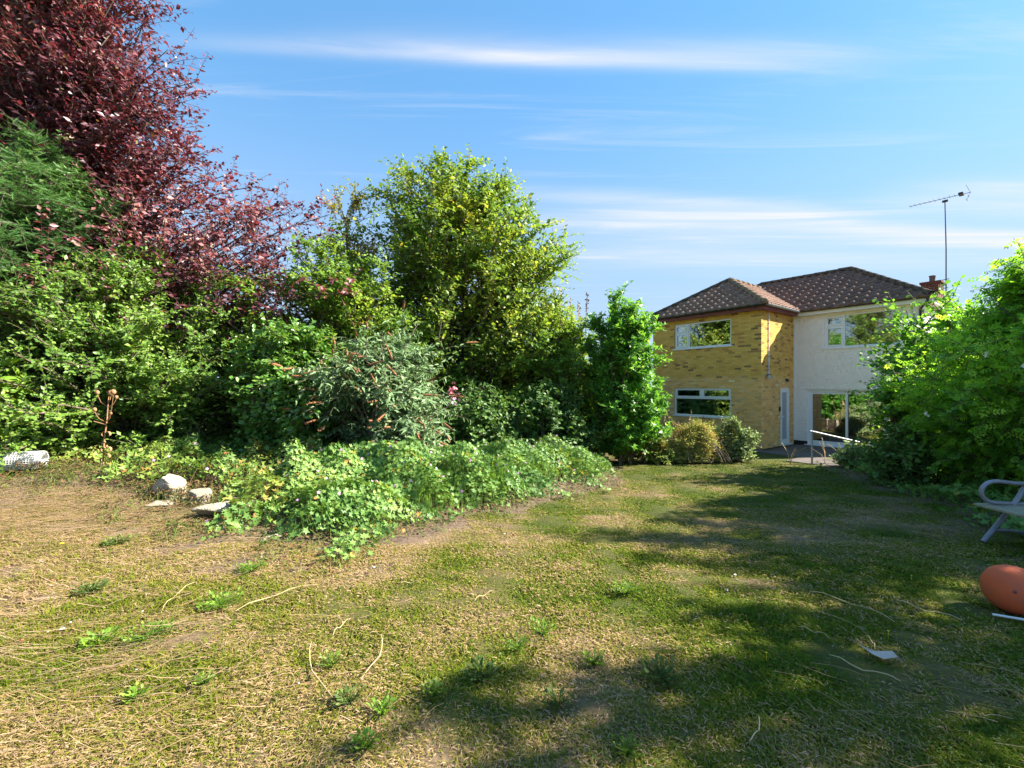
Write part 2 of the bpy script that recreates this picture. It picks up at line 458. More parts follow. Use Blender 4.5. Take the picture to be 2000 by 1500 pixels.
class MB:
    """collects shapes into one mesh"""
    def __init__(self):
        self.v = []; self.f = []; self.t = []; self.s = []

    def add(self, v, f, t=0.0, smooth=False):
        o = len(self.v)
        self.v += [tuple(p) for p in v]
        self.f += [tuple(i + o for i in q) for q in f]
        self.t += [t] * len(f)
        self.s += [smooth] * len(f)

    def box(self, x0, x1, y0, y1, z0, z1, t=0.0):
        v = [(x0, y0, z0), (x1, y0, z0), (x1, y1, z0), (x0, y1, z0), (x0, y0, z1), (x1, y0, z1), (x1, y1, z1), (x0, y1, z1)]
        self.add(v, [(0, 3, 2, 1), (4, 5, 6, 7), (0, 1, 5, 4), (1, 2, 6, 5), (2, 3, 7, 6), (3, 0, 4, 7)], t)

    def tube(self, pts, rad, n=8, t=0.0, cap=True):
        pts = [Vector(p) for p in pts]
        if not hasattr(rad, '__len__'):
            rad = [rad] * len(pts)
        v = []; f = []
        ref = None
        for i, p in enumerate(pts):
            d = (pts[min(i + 1, len(pts) - 1)] - pts[max(i - 1, 0)])
            d = d.normalized() if d.length > 1e-9 else Vector((0, 0, 1))
            if ref is None:
                ref = d.orthogonal().normalized()
            else:
                ref = (ref - d * ref.dot(d))
                ref = ref.normalized() if ref.length > 1e-6 else d.orthogonal().normalized()
            b = d.cross(ref)
            for k in range(n):
                a = 2 * math.pi * k / n
                v.append(p + (ref * math.cos(a) + b * math.sin(a)) * rad[i])
        for i in range(len(pts) - 1):
            for k in range(n):
                f.append((i * n + k, i * n + (k + 1) % n, (i + 1) * n + (k + 1) % n, (i + 1) * n + k))
        self.add(v, f, t, True)
        if cap and n > 3:
            self.add(v[:n], [tuple(range(n - 1, -1, -1))], t)
            self.add(v[-n:], [tuple(range(n))], t)

    def lathe(self, prof, c=(0, 0, 0), n=12, t=0.0, axis=None):
        v = []; f = []
        for (r, z) in prof:
            for k in range(n):
                a = 2 * math.pi * k / n
                v.append(Vector((r * math.cos(a), r * math.sin(a), z)))
        if axis is not None:
            q = Vector((0, 0, 1)).rotation_difference(Vector(axis))
            v = [q @ p for p in v]
        v = [p + Vector(c) for p in v]
        for i in range(len(prof) - 1):
            for k in range(n):
                f.append((i * n + k, i * n + (k + 1) % n, (i + 1) * n + (k + 1) % n, (i + 1) * n + k))
        self.add(v, f, t, True)

    def mesh(self, name):
        me = bpy.data.meshes.new(name)
        me.from_pydata(self.v, [], self.f)
        a = me.attributes.new('tint', 'FLOAT', 'FACE')
        a.data.foreach_set('value', self.t)
        me.polygons.foreach_set('use_smooth', self.s)
        me.update()
        return me

    def obj(self, name, m, parent=None):
        return link(name, self.mesh(name), m, parent)


def unit(a):
    return a / np.maximum(np.linalg.norm(a, axis=-1, keepdims=True), 1e-9)


# ------------------------------------------------------------------ leaves
def T(v, f):
    return np.array(v, float), np.array(f, int)


def lobed(n=5, inner=0.5, cup=0.12):
    v = [(0, 0, 0)]
    f = []
    pts = []
    for i in range(n):
        a = R(-70 + 320 * (i / (n - 1)) - 90) if False else R(-130 + 260 * i / (n - 1))
        pts.append((math.sin(a) * 0.55, 0.45 + math.cos(a) * 0.55, cup))
        if i < n - 1:
            a2 = R(-130 + 260 * (i + 0.5) / (n - 1))
            pts.append((math.sin(a2) * 0.55 * inner, 0.45 + math.cos(a2) * 0.55 * inner, 0.02))
    v = [(0, 0.4, 0)] + [(0, 0.25, 0)] + pts + [(0, 0.25, 0)]
    for i in range(1, len(v) - 1):
        f.append((0, i + 1, i))
    return T(v, f)


LEAF = {
    'simple': T([(0, 0, 0), (0.31, 0.45, 0.07), (0, 1, -0.05), (-0.31, 0.45, 0.07)], [(0, 1, 2), (0, 2, 3)]),
    'narrow': T([(0, 0, 0), (0.14, 0.38, 0.05), (0, 1, -0.10), (-0.14, 0.38, 0.05)], [(0, 1, 2), (0, 2, 3)]),
    'oval': T([(0, 0, 0), (0.28, 0.28, 0.07), (0.26, 0.66, 0.05), (0, 1, -0.06), (-0.26, 0.66, 0.05), (-0.28, 0.28, 0.07)],
              [(0, 1, 2), (0, 2, 3), (0, 3, 4), (0, 4, 5)]),
    'round': T([(0, 0, 0), (0.36, 0.22, 0.06), (0.42, 0.58, 0.05), (0.2, 0.86, 0.0), (0, 1, -0.05), (-0.2, 0.86, 0.0), (-0.42, 0.58, 0.05), (-0.36, 0.22, 0.06)],
               [(0, 1, 2), (0, 2, 3), (0, 3, 4), (0, 4, 5), (0, 5, 6), (0, 6, 7)]),
    'lobed': lobed(5),
    'trefoil': lobed(3, 0.35),
}


def pinnate(pairs=3, l=0.42, w=0.09):
    v = []; f = []
    def leaflet(x, y, ang, ln):
        o = len(v)
        for (a, b, c) in ((0, 0, 0), (w, ln * 0.4, 0.02), (0, ln, -0.05), (-w, ln * 0.4, 0.02)):
            v.append((x + a * math.cos(ang) + b * math.sin(ang), y - a * math.sin(ang) + b * math.cos(ang), c))
        f.extend([(o, o + 1, o + 2), (o, o + 2, o + 3)])
    for i in range(pairs):
        y = 0.12 + 0.5 * i / max(1, pairs - 1)
        for s in (-1, 1):
            leaflet(0, y, s * R(58), l * 0.85)
    leaflet(0, 0.62, 0, l)
    return T(v, f)


def frond(n=7):
    v = []; f = []
    for i in range(n):
        y = i / n
        for s in (-1, 1):
            o = len(v)
            ln = 0.34 * (1.05 - 0.7 * y)
            a = s * R(48)
            v += [(0, y, 0), (math.sin(a) * ln * 0.5 + 0.03 * math.cos(a), y + math.cos(a) * ln * 0.5, 0.02), (math.sin(a) * ln, y + math.cos(a) * ln + 0.05, -0.04)]
            f.append((o, o + 1, o + 2))
    o = len(v)
    v += [(-0.03, 0, 0), (0.03, 0, 0), (0, 1.1, -0.05)]
    f.append((o, o + 1, o + 2))
    return T(v, f)


LEAF['pinnate'] = pinnate()
LEAF['frond'] = frond()


def leaf_geo(kind, pos, d, nrm, size, tint):
    """copies of a leaf shape: pos, d, nrm (n,3); size, tint (n,)"""
    tv, tf = LEAF[kind]
    d = unit(d)
    r = unit(np.cross(d, nrm))
    n2 = np.cross(r, d)
    size = size[:, None, None]
    v = pos[:, None, :] + size * (tv[None, :, 0:1] * r[:, None] + tv[None, :, 1:2] * d[:, None] + tv[None, :, 2:3] * n2[:, None])
    f = tf[None] + (np.arange(len(pos)) * len(tv))[:, None, None]
    return v.reshape(-1, 3), f.reshape(-1, tf.shape[1]), np.repeat(np.clip(tint, 0, 1), len(tf))


def tubes_geo(P, rad, n=3):
    """P (m,k,3) polylines, rad (m,k) -> quads"""
    m, k, _ = P.shape
    d = np.empty_like(P)
    d[:, 1:-1] = P[:, 2:] - P[:, :-2]
    d[:, 0] = P[:, 1] - P[:, 0]; d[:, -1] = P[:, -1] - P[:, -2]
    d = unit(d)
    ref = np.where(np.abs(d[..., 2:3]) > 0.9, np.array([1.0, 0, 0]), np.array([0, 0, 1.0]))
    a = unit(np.cross(d, ref)); b = np.cross(d, a)
    ang = np.arange(n) * 2 * math.pi / n
    v = P[:, :, None] + rad[:, :, None, None] * (a[:, :, None] * np.cos(ang)[None, None, :, None] + b[:, :, None] * np.sin(ang)[None, None, :, None])
    idx = np.arange(m * k * n).reshape(m, k, n)
    q = np.stack([idx[:, :-1], np.roll(idx, -1, 2)[:, :-1], np.roll(idx, -1, 2)[:, 1:], idx[:, 1:]], -1)
    return v.reshape(-1, 3), q.reshape(-1, 4)


def plant(name, label, cat, xy, prof, limbs, shoots, leaves, kind, size, leaf, bark='bark', ys=1.0, xs=1.0, trunk_h=0.5, trunk_r=0.08,
          stems=1, shoot=0.5, climb=0.9, seed=1, up=0.25, t0=0.35, ldroop=0.25, lump=0.25, sprays=0, spray_len=0.8, lean=(0, 0), group=None,
          crown='crown', twig_r=0.006, out=0.45, flat=0.5, tvar=0.22, clear=0.03, loc_z=None, sdroop=0.15, keep=None, spray_dir=None, fmin=0.0):
    """A tree or shrub: stems, limbs that reach into an envelope (profile of radius against height), shoots on the limbs, leaves along the shoots."""
    r = np.random.default_rng(seed)
    x0, y0 = xy
    z0 = g1(x0, y0) if loc_z is None else loc_z
    e = empty(name, (x0, y0, z0), label, cat, group)
    prof = np.array(prof, float)
    zz = np.linspace(prof[0, 0], prof[-1, 0], 60)
    rr = np.interp(zz, prof[:, 0], prof[:, 1])
    cdf = np.cumsum(rr + 0.12 * rr.max()); cdf /= cdf[-1]
    L = limbs
    ez = np.interp(r.uniform(0, 1, L), cdf, zz)
    th = r.uniform(0, 2 * math.pi, L)
    nf = Noise(seed + 50, 0.8, dim=3)
    er = np.interp(ez, prof[:, 0], prof[:, 1])
    lumpn = 1 + lump * np.clip(nf(np.stack([np.cos(th) * 1.5, np.sin(th) * 1.5, ez], 1)), -1.6, 1.6)
    fr = fmin + (1 - fmin) * r.uniform(0, 1, L) ** out
    rad = er * fr * lumpn
    topf = (ez - prof[0, 0]) / (prof[-1, 0] - prof[0, 0])
    end = np.stack([rad * np.cos(th) * xs + lean[0] * topf, rad * np.sin(th) * ys + lean[1] * topf, ez], 1)
    # stems
    sa = r.uniform(0, 6.28, stems); sr = (0.0 if stems == 1 else 0.10 * stems ** 0.5)
    sb = np.stack([np.cos(sa) * sr * (0.4 + r.uniform(0, 1, stems)), np.sin(sa) * sr, np.full(stems, -0.1)], 1)
    st = sb.copy(); st[:, :2] *= 3.0; st[:, 2] = trunk_h; st[:, 0] += lean[0] * 0.4; st[:, 1] += lean[1] * 0.4
    which = r.integers(0, stems, L)
    zs = np.clip(ez - (rad * climb + 0.15) - 0.25 * r.uniform(0, 1, L), 0.02, trunk_h)
    f_ = (zs / max(trunk_h, 1e-3))[:, None]
    start = sb[which] * (1 - f_) + st[which] * f_
    start[:, 2] = zs
    midp = 0.5 * (start + end); midp[:, 2] += 0.18 * np.linalg.norm(end - start, axis=1)
    midp += r.normal(size=(L, 3)) * 0.08 * np.linalg.norm(end - start, axis=1, keepdims=True)
    K = 7
    ts = np.linspace(0, 1, K)[None, :, None]
    limbP = (1 - ts) ** 2 * start[:, None] + 2 * ts * (1 - ts) * midp[:, None] + ts ** 2 * end[:, None]
    limbP[:, 2:-1] += r.normal(size=(L, K - 3, 3)) * 0.02
    ln = np.linalg.norm(end - start, axis=1)
    br = np.clip(0.011 * ln, 0.006, min(0.045, trunk_r * 0.6))
    limbR = br[:, None] * np.linspace(1, 0.3, K)[None]
    V, Q = tubes_geo(limbP, limbR, 4)
    # stem tubes
    k2 = 9
    tt = np.linspace(0, 1, k2)[None, :, None]
    sp = sb[:, None] * (1 - tt) + st[:, None] * tt
    sp[:, 1:-1, :2] += r.normal(size=(stems, k2 - 2, 2)) * trunk_r * 0.5
    topz = prof[-1, 0] * 0.93
    v2, q2 = tubes_geo(sp, trunk_r * np.linspace(1.15, 0.6, k2)[None].repeat(stems, 0) / stems ** 0.4, 8)
    parts = [(V, Q), (v2, q2)]
    # shoots
    n = L * shoots
    li = np.repeat(np.arange(L), shoots)
    t = t0 + (1 - t0) * r.uniform(0, 1, n) ** 0.8
    t[::shoots] = 1.0
    tq = t[:, None]
    base = (1 - tq) ** 2 * start[li] + 2 * tq * (1 - tq) * midp[li] + tq ** 2 * end[li]
    tan = unit(2 * (1 - tq) * (midp[li] - start[li]) + 2 * tq * (end[li] - midp[li]))
    sd = unit(tan * 0.7 + unit(r.normal(size=(n, 3))) * 0.85 + np.array([0, 0, up]))
    slen = shoot * r.uniform(0.55, 1.25, n)
    if sprays:
        ids = r.choice(n, sprays, replace=False) if spray_dir is None else None
        if ids is None:
            score = (base @ np.array(spray_dir)) + r.normal(size=n) * 0.5
            ids = np.argsort(-score)[:sprays * 3]
            ids = r.choice(ids, sprays, replace=False)
            sd[ids] = unit(sd[ids] * 0.6 + np.array(spray_dir) * 0.8)
        slen[ids] = spray_len * r.uniform(0.6, 1.2, sprays)
    SK = 4
    s4 = np.linspace(0, 1, SK)[None, :, None]
    shP = base[:, None] + sd[:, None] * s4 * slen[:, None, None]
    shP[..., 2] -= sdroop * (s4[..., 0] ** 2) * slen[:, None]
    v3, q3 = tubes_geo(shP, twig_r * np.linspace(1, 0.4, SK)[None] * (slen / shoot)[:, None] ** 0.5, 3)
    parts.append((v3, q3))
    VV = []; QQ = []; o = 0
    for v, q in parts:
        VV.append(v); QQ.append(q + o); o += len(v)
    link('trunk', np_mesh('trunk', np.concatenate(VV), np.concatenate(QQ), smooth=True), M[bark], e)
    # leaves
    N = n * leaves
    si = np.repeat(np.arange(n), leaves)
    s = (np.tile(np.arange(leaves), n) + r.uniform(0.2, 1.0, N)) / leaves
    side = np.tile(np.where(np.arange(leaves) % 2 == 0, 1.0, -1.0), n)
    pos = base[si] + sd[si] * (s * slen[si])[:, None]
    pos[:, 2] -= sdroop * s ** 2 * slen[si]
    sidev = unit(np.cross(sd[si], np.array([0, 0, 1.0])) + r.normal(size=(N, 3)) * 0.25)
    ld = unit(sd[si] * 0.55 + sidev * side[:, None] * 0.85 + r.normal(size=(N, 3)) * 0.38 - np.array([0, 0, ldroop]))
    outw = unit(pos * np.array([1, 1, 0.2]))
    nr = unit(np.array([0, 0, 1.0]) * flat * 0.7 + outw * 0.45 + np.array(SUNV) * 0.5 + r.normal(size=(N, 3)) * 0.45)
    sz = size * r.uniform(0.45, 1.3, N) * np.where(s > 0.85, 0.8, 1.0)
    nz_ = Noise(seed + 9, 1.0)
    tint = 0.42 + tvar * 0.6 * nz_(pos) + tvar * r.normal(size=N) * 0.9
    tint = np.where(r.uniform(0, 1, N) < 0.012, 1.0, np.clip(tint, 0, 0.95))
    wz = gz(pos[:, 0] + x0, pos[:, 1] + y0) - z0
    ok = pos[:, 2] > wz + clear
    if keep is not None:
        ok &= keep(pos + np.array([x0, y0, z0]))
    v, f, tt_ = leaf_geo(kind, pos[ok], ld[ok], nr[ok], sz[ok], tint[ok])
    link(crown, np_mesh(crown, v, f, tt_), M[leaf], e)
    return e, dict(base=base, sd=sd, slen=slen, end=end, pos=pos, rng=r)


# ------------------------------------------------------------------ ground and lawn colour field
DN1, DN2, DN3 = Noise(3, 0.55, dim=2), Noise(4, 1.9, dim=2), Noise(5, 6.0, dim=2)


def dry_and_shade_warmth(x, y):
    """0 fresh green lawn, 1 dead straw"""
    P = np.stack([x, y], -1)
    d = 0.21 + 0.60 * ss(0.7, -2.2, x - 0.28 * (y - 2.5)) - 0.10 * ss(4.5, 8, y) * ss(-3, 0, x)
    d = d + 0.10 * ss(2.9, 1.7, y) + 0.22 * ss(0.6, 2.6, x) * ss(9.5, 7.5, y)  # right-hand straw term lifts and warms the shaded lawn by colour
    d = d + 0.22 * ss(11.6, 13.2, y)
    d = d + 0.15 * DN1(P) + 0.15 * DN2(P) + 0.08 * DN3(P)
    return np.clip(d, 0.02, 1)


def bare(x, y):
    """1 where soil shows"""
    P = np.stack([x, y], -1)
    df = y - bed_front(x)
    b = ss(-0.75, -0.15, df + 0.30 * DN2(P) + 0.12 * DN3(P)) * ss(3.3, 2.2, x)
    b = np.maximum(b, ss(-6.3, -7.6, x + 0.3 * DN2(P)) * ss(5.2, 6.2, y) * 0.8)
    b = np.maximum(b, ss(0.75, 1.7, DN2(P) * 0.8 + DN1(P) * 0.8) * 0.75 * ss(0.8, -1.5, x))
    edge = x - np.interp(y, [0, 4, 6.5, 8.5, 11, 13], [4.6, 5.0, 6.3, 7.3, 8.0, 9.0])
    b = np.maximum(b, ss(-0.5, 0.6, edge + 0.3 * DN2(P)) * 0.9)
    return np.clip(b, 0, 1)


def axis(lo, hi, c0, c1, fine, n_out):
    core = np.arange(c0, c1 + 1e-6, fine)
    a = c0 - np.geomspace(fine, c0 - lo, n_out)[::-1]
    b = c1 + np.geomspace(fine, hi - c1, n_out)
    return np.concatenate([a, core, b])


gx_, gy_ = axis(-700, 700, -10, 10, 0.07, 30), axis(-400, 1200, 0.6, 14, 0.07, 30)
XX, YY = np.meshgrid(gx_, gy_)
ZZ = gz(XX, YY)
nearf = ss(16, 12, YY) * ss(14, 10, np.abs(XX))
PP = np.stack([XX.ravel(), YY.ravel()], -1)
ZZ = ZZ + (0.010 * Noise(11, 3.0, dim=2)(PP) + 0.006 * Noise(12, 9.0, dim=2)(PP)).reshape(ZZ.shape) * nearf * ss(13.2, 12.2, YY)
# sink under the patio slabs
ZZ = ZZ - 0.03
idx = np.arange(XX.size).reshape(XX.shape)
quads = np.stack([idx[:-1, :-1], idx[:-1, 1:], idx[1:, 1:], idx[1:, :-1]], -1).reshape(-1, 4)
gme = np_mesh('ground', np.stack([XX.ravel(), YY.ravel(), ZZ.ravel()], -1), quads, smooth=True)
for nm, arr in (('dry', dry_and_shade_warmth(XX.ravel(), YY.ravel())), ('bare', bare(XX.ravel(), YY.ravel()))):
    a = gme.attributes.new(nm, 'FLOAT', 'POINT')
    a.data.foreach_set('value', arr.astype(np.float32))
m, t = new_mat('lawn_soil')
a1 = nd(t, 'ShaderNodeAttribute', attribute_name='dry'); a2 = nd(t, 'ShaderNodeAttribute', attribute_name='bare')
tcn = nd(t, 'ShaderNodeTexCoord')
n1 = nd(t, 'ShaderNodeTexNoise'); n1.inputs['Scale'].default_value = 22; n1.inputs['Detail'].default_value = 8; n1.inputs['Roughness'].default_value = 0.75
t.links.new(tcn.outputs['Object'], n1.inputs['Vector'])
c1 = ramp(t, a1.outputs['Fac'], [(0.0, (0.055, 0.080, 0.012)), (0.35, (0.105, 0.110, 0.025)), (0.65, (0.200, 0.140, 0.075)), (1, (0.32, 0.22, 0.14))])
mxa = nd(t, 'ShaderNodeMix', data_type='RGBA'); t.links.new(c1, mxa.inputs[6]); mxa.inputs[7].default_value = (0.085, 0.065, 0.035, 1)
mr = nd(t, 'ShaderNodeMapRange'); mr.inputs['From Min'].default_value = 0.42; mr.inputs['From Max'].default_value = 0.7
t.links.new(n1.outputs['Fac'], mr.inputs['Value']); t.links.new(mr.outputs[0], mxa.inputs['Factor'])
soil = ramp(t, n1.outputs['Fac'], [(0.3, (0.085, 0.058, 0.042)), (0.55, (0.17, 0.12, 0.085)), (0.75, (0.26, 0.19, 0.13))])
mxb = nd(t, 'ShaderNodeMix', data_type='RGBA'); t.links.new(a2.outputs['Fac'], mxb.inputs['Factor'])
t.links.new(mxa.outputs[2], mxb.inputs[6]); t.links.new(soil, mxb.inputs[7])
p = nd(t, 'ShaderNodeBsdfPrincipled'); p.inputs['Roughness'].default_value = 0.95; p.inputs['Specular IOR Level'].default_value = 0.1
t.links.new(mxb.outputs[2], p.inputs['Base Color'])
b = nd(t, 'ShaderNodeBump'); b.inputs['Strength'].default_value = 0.8; b.inputs['Distance'].default_value = 0.03
t.links.new(n1.outputs['Fac'], b.inputs['Height']); t.links.new(b.outputs[0], p.inputs['Normal'])
o = nd(t, 'ShaderNodeOutputMaterial'); t.links.new(p.outputs[0], o.inputs[0])
tag(link('ground', gme, m), kind='structure')

# ------------------------------------------------------------------ house
HZ = -0.63
RZ = math.atan2(-0.798, 0.603)
HX, HY = Vector((0.603, -0.798, 0)), Vector((0.798, 0.603, 0))


def hw(x, y, z=0.0):
    p = Vector((8.83, 15.6, HZ)) + HX * x + HY * y
    return Vector((p.x, p.y, HZ + z))


house = empty('house', (8.83, 15.6, HZ), 'two storey house with golden brick wing, white roughcast wall and hipped brown tiled roof', 'house', rz=RZ)
EZ, PT = 5.137, 0.648
PA = math.atan(PT)
front = lambda y0: (lambda u, v, w: (u, y0 - w, v))
right = lambda x0: (lambda u, v, w: (x0 + w, u, v))


def mbox(mb, f, u0, u1, v0, v1, w0, w1, t=0.0):
    k = MB(); k.box(u0, u1, v0, v1, w0, w1)
    # box axes are (u, v, w) here
    mb.add([f(*q) for q in k.v], k.f, t)


def wall(name, m, f, u0, u1, v0, v1, ops, depth=0.12, cell=None, disp=0.0, seed=1, parent=house):
    us = {u0, u1}; vs = {v0, v1}
    for (a, b_, c, d) in ops:
        us |= {max(u0, a), min(u1, b_)}; vs |= {max(v0, c), min(v1, d)}
    us, vs = sorted(us), sorted(vs)
    if cell:
        us = sorted(set(np.round(np.concatenate([np.linspace(a, b_, max(2, int((b_ - a) / cell) + 1)) for a, b_ in zip(us, us[1:])]), 5)))
        vs = sorted(set(np.round(np.concatenate([np.linspace(a, b_, max(2, int((b_ - a) / cell) + 1)) for a, b_ in zip(vs, vs[1:])]), 5)))
    r = np.random.default_rng(seed)
    inside = lambda u, v: any(a - 1e-4 < u < b_ + 1e-4 and c - 1e-4 < v < d + 1e-4 for a, b_, c, d in ops)
    nf = Noise(seed, 16, dim=2)
    W_ = r.normal(size=(len(us), len(vs))) * disp * 0.5 + disp * nf(np.array([(u, v) for u in us for v in vs])).reshape(len(us), len(vs))
    verts = []; ids = {}
    for i, u in enumerate(us):
        for j, v in enumerate(vs):
            w = 0.0
            if disp and 0 < i < len(us) - 1 and 0 < j < len(vs) - 1 and not inside(u, v):
                w = float(W_[i, j])
            ids[i, j] = len(verts); verts.append(f(u, v, w))
    faces = []
    for i in range(len(us) - 1):
        for j in range(len(vs) - 1):
            cu, cv = (us[i] + us[i + 1]) / 2, (vs[j] + vs[j + 1]) / 2
            if not inside(cu, cv):
                faces.append((ids[i, j], ids[i + 1, j], ids[i + 1, j + 1], ids[i, j + 1]))
    mb = MB(); mb.add(verts, faces)
    for (a, b_, c, d) in ops:
        q = [(a, c), (b_, c), (b_, d), (a, d)]
        for k in range(4):
            p0, p1 = q[k], q[(k + 1) % 4]
            mb.add([f(*p0, 0), f(*p1, 0), f(*p1, -depth), f(*p0, -depth)], [(0, 1, 2, 3)])
    return mb.obj(name, m, parent)


def brick_boxes(u0, u1, v0, v1, ops, seed):
    r = np.random.default_rng(seed)
    out_ = []
    ch, bl = 0.075, 0.235
    n = int((v1 - v0) / ch)
    for k in range(n):
        va, vb = v0 + k * ch, v0 + (k + 1) * ch
        free = [(u0, u1)]
        for (a, b_, c, d) in ops:
            if min(vb, d) - max(va, c) > 0.03:
                nf = []
                for (s, e) in free:
                    if b_ <= s or a >= e: nf.append((s, e)); continue
                    if a > s: nf.append((s, a))
                    if b_ < e: nf.append((b_, e))
                free = nf
        off = (0.5 if k % 2 else 0.0) * bl
        for (s, e) in free:
            x = u1 - off
            while x > u0 - bl:
                a, b_ = max(s, x - bl), min(e, x)
                if b_ - a > 0.05:
                    out_.append((a + 0.005, b_ - 0.005 if b_ < u1 else b_, va + 0.005, vb - 0.005, 0.005 + 0.004 * r.uniform()))
                x -= bl
            if off:
                a, b_ = max(s, u1 - off), min(e, u1)
                if b_ - a > 0.05:
                    out_.append((a + 0.005, b_, va + 0.005, vb - 0.005, 0.005 + 0.003 * r.uniform()))
    return out_


OPS_F = [(-3.43, -1.066, 1.06, 2.19), (-3.43, -1.066, 3.78, 4.79)]
OPS_S = [(1.57, 2.40, 0.04, 2.19)]
OPS_W = [(0.48, 2.90, 0.03, 2.11), (1.03, 3.25, 3.66, 4.86)]
SPLIT = 2.55
for nm, f, u0, u1, ops, sd_ in (('front_wall', front(0), -4.46, 0.0, OPS_F, 1), ('side_wall', right(0), 0.0, 2.78, OPS_S, 2)):
    w_ = wall(nm, M['mortar_low'], f, u0, u1, 0.0, SPLIT, [o_ for o_ in ops if o_[2] < SPLIT])
    up_ = wall('upper_mortar', M['mortar_up'], f, u0, u1, SPLIT, 5.05, [o_ for o_ in ops if o_[2] > SPLIT], parent=w_)
    bs = brick_boxes(u0, u1 + (0.009 if sd_ == 1 else 0), 0.0, 5.03, ops, sd_)
    rr_ = np.random.default_rng(sd_)
    lone = sorted(range(len(bs)), key=lambda i: -(bs[i][0] if sd_ == 1 else -1e3))[:300] if sd_ == 1 else []
    lone = set(lone)
    cache = {}
    rest = {'upper_brick': MB(), 'lower_brick': MB()}
    for i, (a, b_, c, d, h) in enumerate(bs):
        mm_ = 'upper_brick' if c > SPLIT + 0.05 * rr_.normal() else 'lower_brick'
        if i in lone:
            key = (round(b_ - a, 3), mm_, int(h * 1000))
            if key not in cache:
                k = MB(); mbox(k, front(0), 0, b_ - a, 0, d - c, -0.02, h)
                cache[key] = k.mesh('brick'); cache[key].materials.append(M[mm_])
            bo = link('brick', cache[key], None, w_)
            bo.location = f(a, c, 0)
        else:
            mbox(rest[mm_], f, a, b_, c, d, -0.02, h, float(rr_.uniform()))
    for kname, mb in rest.items():
        tag(mb.obj('brickwork', M[kname], w_), kind='stuff')

ww = wall('roughcast_wall', M['render'], front(2.78), 0.0, 3.78, 0.14, 5.05, OPS_W, 0.12, 0.035, 0.0035, 3)
wall('gable_wall', M['render'], right(3.78), 2.78, 7.95, 0.14, 5.05, [], 0.1, 0.08, 0.006, 4)
mb = MB(); mbox(mb, front(2.78), 0.003, 0.475, -0.05, 0.137, -0.2, -0.012); mbox(mb, front(2.78), 2.905, 3.77, -0.05, 0.137, -0.2, -0.012)
mb.obj('plinth', M['dpc'], house)
mb = MB(); mbox(mb, front(2.78), 0.004, 0.07, 0.15, 5.0, -0.02, 0.022); mb.obj('corner_bead', M['white'], house)
# hidden shell, floors and rooms
mb = MB()
mb.box(-4.455, -4.33, 0.02, 2.9, 0, 5.0); mb.box(-5.0, -4.9, 2.9, 8.0, 0, 5.0); mb.box(-4.9, 3.70, 7.85, 8.0, 0, 5.0)
mb.box(-5.0, -4.33, 2.8, 2.898, 0, 5.0)
mb.obj('back_wall', M['room'], house)
mb = MB(); mb.box(-4.33, -0.06, 0.06, 2.85, 2.45, 2.6); mb.box(-4.9, 3.68, 2.9, 7.84, 2.35, 2.5); mb.box(-4.33, -0.06, 0.06, 2.85, 4.94, 5.0); mb.box(-4.9, 3.68, 2.9, 7.84, 4.94, 5.0)
mb.box(-1.2, -1.1, 2.92, 7.8, 0.03, 2.34); mb.box(-1.1, 3.68, 6.2, 6.3, 0.03, 2.34); mb.box(-4.3, 3.6, 4.9, 5.0, 2.51, 4.93)
mb.obj('room_wall', M['room'], house)
mb = MB(); mb.box(-4.33, -0.06, 0.06, 2.86, -0.05, 0.02); mb.box(-4.9, 3.68, 2.88, 7.84, -0.05, 0.03)
mb.obj('room_floor', M['floor_in'], house)


def window(f, u0, u1, v0, v1, mull, transom, sill_m='white', sill_over=0.06, set_back=-0.05, curtains=(), lower_split=None, subs=()):
    """mull: u of the mullion; transom: v of a transom over which u-range; subs: rectangles that get their own sash"""
    wnd = MB()
    T_ = 0.055
    mbox(wnd, f, u0, u1, v0, v0 + T_, set_back - 0.06, set_back); mbox(wnd, f, u0, u1, v1 - T_, v1, set_back - 0.06, set_back)
    mbox(wnd, f, u0, u0 + T_, v0 + T_, v1 - T_, set_back - 0.06, set_back); mbox(wnd, f, u1 - T_, u1, v0 + T_, v1 - T_, set_back - 0.06, set_back)
    for (a, b_, c, d) in mull:
        mbox(wnd, f, a, b_, c, d, set_back - 0.055, set_back - 0.003)
    w = wnd.obj('window', M['white'], house)
    for (a, b_, c, d, has) in subs:
        q = 0.05 if has else 0.0
        if has:
            k = MB()
            mbox(k, f, a, b_, c, c + q, set_back - 0.05, set_back + 0.014); mbox(k, f, a, b_, d - q, d, set_back - 0.05, set_back + 0.014)
            mbox(k, f, a, a + q, c + q, d - q, set_back - 0.05, set_back + 0.014); mbox(k, f, b_ - q, b_, c + q, d - q, set_back - 0.05, set_back + 0.014)
            k.obj('sash', M['white'], w)
        k = MB(); mbox(k, f, a + q + 0.001, b_ - q - 0.001, c + q + 0.001, d - q - 0.001, set_back - 0.032, set_back - 0.026)
        k.obj('pane', M['glass'], w)
    k = MB(); mbox(k, f, u0 - sill_over, u1 + sill_over, v0 - 0.045, v0 - 0.003, -0.10, 0.045)
    k.obj('sill', M[sill_m], w)
    for (a, b_) in curtains:
        n = 22
        vs = []; fs = []
        for i in range(n + 1):
            uu = a + (b_ - a) * i / n
            ww_ = set_back - 0.16 + 0.028 * math.sin(i * 1.9) + 0.012 * math.sin(i * 4.3)
            vs += [f(uu, v0 - 0.25, ww_), f(uu, v1 + 0.05, ww_)]
            if i: fs.append((2 * i - 2, 2 * i, 2 * i + 1, 2 * i - 1))
        k = MB(); k.add(vs, fs, 0, True); k.obj('curtain', M['curtain'], w)
    return w


f0, fw_ = front(0), front(2.78)
